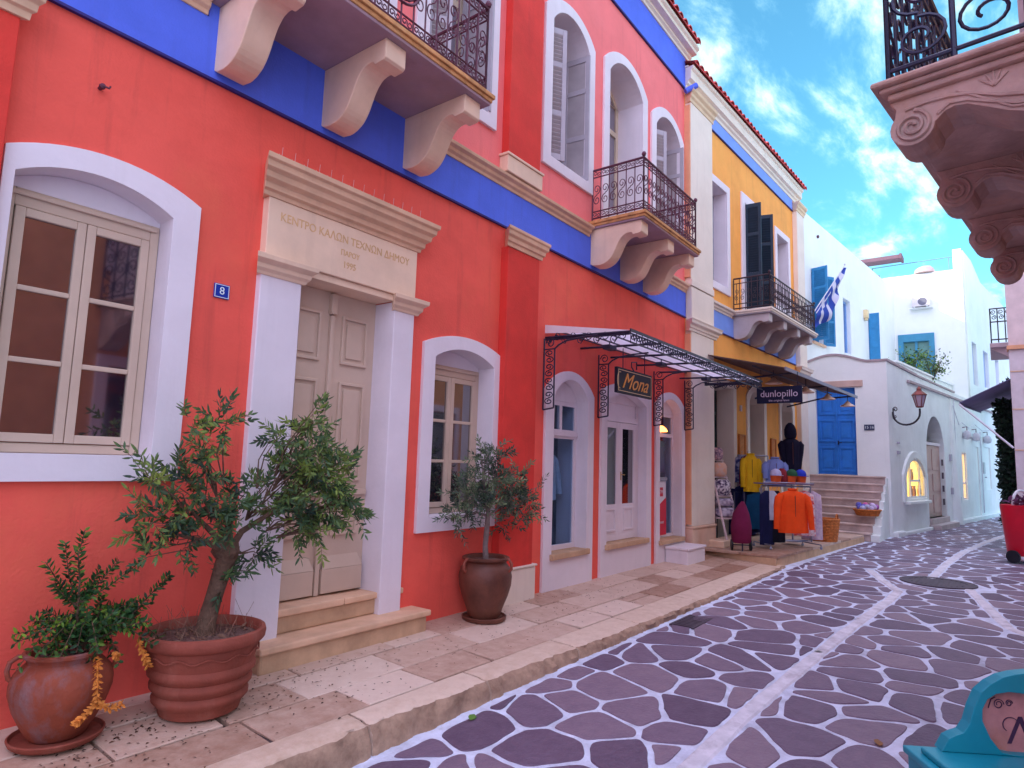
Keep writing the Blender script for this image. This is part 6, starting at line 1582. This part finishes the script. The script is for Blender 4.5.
# red cart at right
rc = thing('red_cart', 'red wheeled cart with white hoop handle at the right edge', 'cart', (14.75, -4.50, -.005), R(-30))
m = MB(); m.loft([(0, 0, .12, .28, .24), (0, 0, .16, .30, .25), (0, 0, .95, .40, .31), (0, 0, 1.0, .40, .31)], 24); m.build('tub', mat('red_plastic', (.62, .006, .03), .4), rc, smooth=True)
m = MB(); m.loft([(0, 0, .08, .32, .28), (0, 0, .12, .32, .28), (0, 0, .13, .25, .2)], 24); m.tube([(.24 * math.cos(t_) - .05, -.0, 1.0 + .26 * math.sin(t_)) for t_ in [PI * k / 12 for k in range(13)]], .022, 8); m.build('handle', mat('cart_white', (.66, .64, .70), .4), rc, smooth=True)
for sx in (-1, 1):
    m = MB(); m.lathe([(.0, -.02), (.07, -.025), (.11, -.02), (.11, .02), (.07, .025), (0, .02)], n=22); MB().merge(m, Matrix.Translation((sx * .36, .0, .115)) @ Matrix.Rotation(PI / 2, 4, 'Y')).build('wheel', MATS['black_rubber'], rc, smooth=True)
lf = MB(); 
for i in range(60): add_leaf(lf, Vector((rnd.gauss(-.05, .12), rnd.gauss(0, .1), 1.0 + rnd.random() * .12)), Vector((rnd.gauss(0, 1), rnd.gauss(0, 1), .5)), .12, .03, rnd, rnd.random())
lf.build('contents', mat('cart_contents', (.12, .04, .10), .9), rc)

# ------------------------------------------------------------------ turquoise menu board in the right foreground
tbd = thing('menu_board', 'turquoise wooden menu board with a pink script plaque at the lower right corner', 'menu board', (2.62, -4.22, -.215), R(128))
TQ = mat('turquoise_paint', (.004, .24, .33), .38, spec=.5, bump=.12, bscale=12, var=.12, vscale=4, stain=.25, stain_col=(.01, .33, .38), sstain=4)
tbd.location = (2.83, -3.90, -.215); tbd.rotation_euler = (0, 0, R(-58))
o_ = .215
m = MB(); m.box(0, 1.15, -.42, .03, .02, .50 + o_); m.build('cabinet', TQ, tbd, bevel=.006)
m = MB(); m.box(-.012, 1.16, -.43, .04, .501 + o_, .525 + o_); m.box(.02, 1.13, -.40, -.02, .526 + o_, .545 + o_); m.build('ledge', TQ, tbd, bevel=.005)
HB = [(.075, .546), (.10, .590), (.125, .603), (.150, .612), (.172, .645), (.190, .700), (.214, .750), (.250, .782), (.290, .805), (.335, .818), (.395, .827), (.46, .826), (.52, .812)]
HB = HB + [(1.10 - a, b) for a, b in reversed(HB[:-1])]
HB = [(a, b + o_) for a, b in HB]
PL = [(.31, .548), (.27, .575 - .02), (.235, .60), (.212, .655), (.214, .695), (.232, .728), (.262, .748), (.305, .757), (.36, .754), (.42, .745), (.48, .725), (.55, .700)]
PL = [(a, b + o_) for a, b in PL]
PLF = PL + [(1.10 - a, b) for a, b in reversed(PL[:-1])]
m = MB(); m.plate(HB, [[(a + (.55 - a) * .01, b) for a, b in PLF]], -.055, -.005); m.build('headboard', TQ, tbd, bevel=.006)
m = MB(); m.plate([(.203, .547 + o_), (.897, .547 + o_), (.897, .70 + o_), (.84, .762 + o_), (.26, .762 + o_), (.203, .70 + o_)], [], -.02, -.004); pq = m.build('plaque', mat('pink_stone_plaque', (.52, .24, .24), .7, bump=.3, bscale=20, var=.22, vscale=9, stain=.5, stain_col=(.50, .20, .10), sstain=9), tbd)
t = text_wall('Menu', .135, .455, -.0215, .615 + o_, .001, shear=.45); 
INK = mat('plaque_ink', (.06, .025, .07), .6); t.build('lettering', INK, pq)
m = MB(); m.tube([(a, -.022, b + o_) for a, b in spiral(.29, .705, .018, .006, 0, 1.6)], .0018, 4)
m.tube([(a, -.022, b + o_) for a, b in spiral(.325, .71, .012, .004, 0, 1.6)], .0018, 4); m.tube([(.255, -.022, .69 + o_), (.265, -.022, .72 + o_), (.28, -.022, .728 + o_)], .0018, 4)
m.tube([(a, -.022, b + o_) for a, b in spiral(.325, .635, .030, .022, PI * .1, .6)], .0018, 4)
m.build('ornament', INK, pq)

# ------------------------------------------------------------------ building behind the viewer (closes the street, catches reflections)
nb = thing('cream_building', 'cream building closing the street behind the viewpoint', 'building', (-7.8, -6.2, 0), 0)
w = MB(); w.box(-6, 0, -6, 4, -.4, 6.5); w.build('wall', CREAM, nb)

# ------------------------------------------------------------------ sun, sky, camera
SE, SA = R(24), math.atan2(-.72, .69)      # elevation; compass angle measured from +y towards +x
sun = bpy.data.lights.new('sun', 'SUN'); sun.energy = 3.6; sun.angle = R(.53); sun.color = (1, .95, .76)
so_ = bpy.data.objects.new('sun', sun); COL.objects.link(so_)
sd = Vector((math.sin(SA) * math.cos(SE), math.cos(SA) * math.cos(SE), math.sin(SE)))
so_.rotation_euler = (-sd).to_track_quat('-Z', 'Y').to_euler(); so_.location = sd * 60
W = bpy.data.worlds.new('World'); scn.world = W; W.use_nodes = True
N = W.node_tree.nodes; L = W.node_tree.links; bg = N['Background']
sky = N.new('ShaderNodeTexSky'); sky.sky_type = 'NISHITA'; sky.sun_disc = False; sky.sun_elevation = SE; sky.sun_rotation = SA; sky.air_density = 1.; sky.dust_density = .6; sky.ozone_density = 1.
tc = N.new('ShaderNodeTexCoord'); sp = N.new('ShaderNodeSeparateXYZ'); L.new(tc.outputs['Generated'], sp.inputs[0])
def wm(op, a, b=None, cl=False):
    n_ = N.new('ShaderNodeMath'); n_.operation = op; n_.use_clamp = cl
    for k_, v_ in enumerate((a, b)):
        if v_ is None: continue
        if isinstance(v_, (int, float)): n_.inputs[k_].default_value = v_
        else: L.new(v_, n_.inputs[k_])
    return n_.outputs[0]
zz = wm('ADD', wm('MAXIMUM', sp.outputs[2], 0.), .12)
cb = N.new('ShaderNodeCombineXYZ'); L.new(wm('DIVIDE', sp.outputs[0], zz), cb.inputs[0]); L.new(wm('DIVIDE', sp.outputs[1], zz), cb.inputs[1])
mp = N.new('ShaderNodeMapping'); mp.inputs['Rotation'].default_value = (0, 0, R(28)); mp.inputs['Scale'].default_value = (1.0, 2.2, 1); mp.inputs['Location'].default_value = (.35, .9, 0)
L.new(cb.outputs[0], mp.inputs[0])
n1 = N.new('ShaderNodeTexNoise'); n1.inputs['Scale'].default_value = 2.7; n1.inputs['Detail'].default_value = 9; n1.inputs['Roughness'].default_value = .62; n1.inputs['Distortion'].default_value = .25
L.new(mp.outputs[0], n1.inputs['Vector'])
r1 = N.new('ShaderNodeMapRange'); r1.interpolation_type = 'SMOOTHSTEP'; r1.inputs[1].default_value = .44; r1.inputs[2].default_value = .70
L.new(n1.outputs['Fac'], r1.inputs[0])
# thin veil everywhere, thick unseen cloud added higher up for more light
n2 = N.new('ShaderNodeTexNoise'); n2.inputs['Scale'].default_value = .6; n2.inputs['Detail'].default_value = 4; L.new(cb.outputs[0], n2.inputs['Vector'])
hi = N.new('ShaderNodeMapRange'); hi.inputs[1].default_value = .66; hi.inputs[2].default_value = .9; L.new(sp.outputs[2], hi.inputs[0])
cov = wm('ADD', r1.outputs[0], wm('MULTIPLY', hi.outputs[0], .6), True)
bh = N.new('ShaderNodeMapRange'); bh.inputs[1].default_value = .1; bh.inputs[2].default_value = -.6; L.new(sp.outputs[0], bh.inputs[0])   # bright cloud bank added out of view on the sun's side, as fill light
cov = wm('ADD', cov, wm('MULTIPLY', bh.outputs[0], .6), True)
cov = wm('ADD', cov, .02, True)
mul = N.new('ShaderNodeMix'); mul.data_type = 'RGBA'; mul.blend_type = 'MULTIPLY'; mul.inputs[0].default_value = 1; mul.inputs[7].default_value = (SKYR, SKYG, SKYB, 1) if 'SKYR' in globals() else (1.1, 2.5, 2.65, 1)
L.new(sky.outputs[0], mul.inputs[6])
cc = N.new('ShaderNodeMix'); cc.data_type = 'RGBA'; cc.inputs[6].default_value = (4.2, 9.4, 11.5, 1); cc.inputs[7].default_value = (9.6, 11.0, 9.6, 1); L.new(r1.outputs[0], cc.inputs[0])
ms = N.new('ShaderNodeMix'); ms.data_type = 'RGBA'; L.new(cov, ms.inputs[0]); L.new(mul.outputs[2], ms.inputs[6]); L.new(cc.outputs[2], ms.inputs[7])
# added overhead and behind viewpoint to lift and tint light: unseen mauve cloud deck
fill_deck = wm('MAXIMUM', bh.outputs[0], hi.outputs[0])
m3 = N.new('ShaderNodeMix'); m3.data_type = 'RGBA'; L.new(wm('MULTIPLY', fill_deck, .9), m3.inputs[0]); L.new(ms.outputs[2], m3.inputs[6]); m3.inputs[7].default_value = (17.0, 16.0, 23.0, 1)
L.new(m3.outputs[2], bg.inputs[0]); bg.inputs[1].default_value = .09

cam = bpy.data.cameras.new('camera'); co = bpy.data.objects.new('camera', cam); COL.objects.link(co); scn.camera = co
cam.sensor_width = 36; cam.lens = 642 / 1024 * 36; cam.clip_start = .05; cam.clip_end = 3000
p_, r_, y_ = R(6.80), R(-1.73), R(37.18)
fw = Vector((math.cos(p_) * math.cos(y_), math.cos(p_) * math.sin(y_), math.sin(p_)))
rt = fw.cross(Vector((0, 0, 1))).normalized(); dn = fw.cross(rt)
rt2 = rt * math.cos(r_) + dn * math.sin(r_); dn2 = -rt * math.sin(r_) + dn * math.cos(r_)
mw = Matrix.Identity(4)
for i in range(3): mw[i][0] = rt2[i]; mw[i][1] = -dn2[i]; mw[i][2] = -fw[i]
mw[0][3], mw[1][3], mw[2][3] = 0, -4.2, 1.51
co.matrix_world = mw
vs_ = scn.view_settings; vs_.view_transform = 'Standard'; vs_.look = 'None'; vs_.exposure = .60; vs_.gamma = 1
scn.render.engine = 'CYCLES'
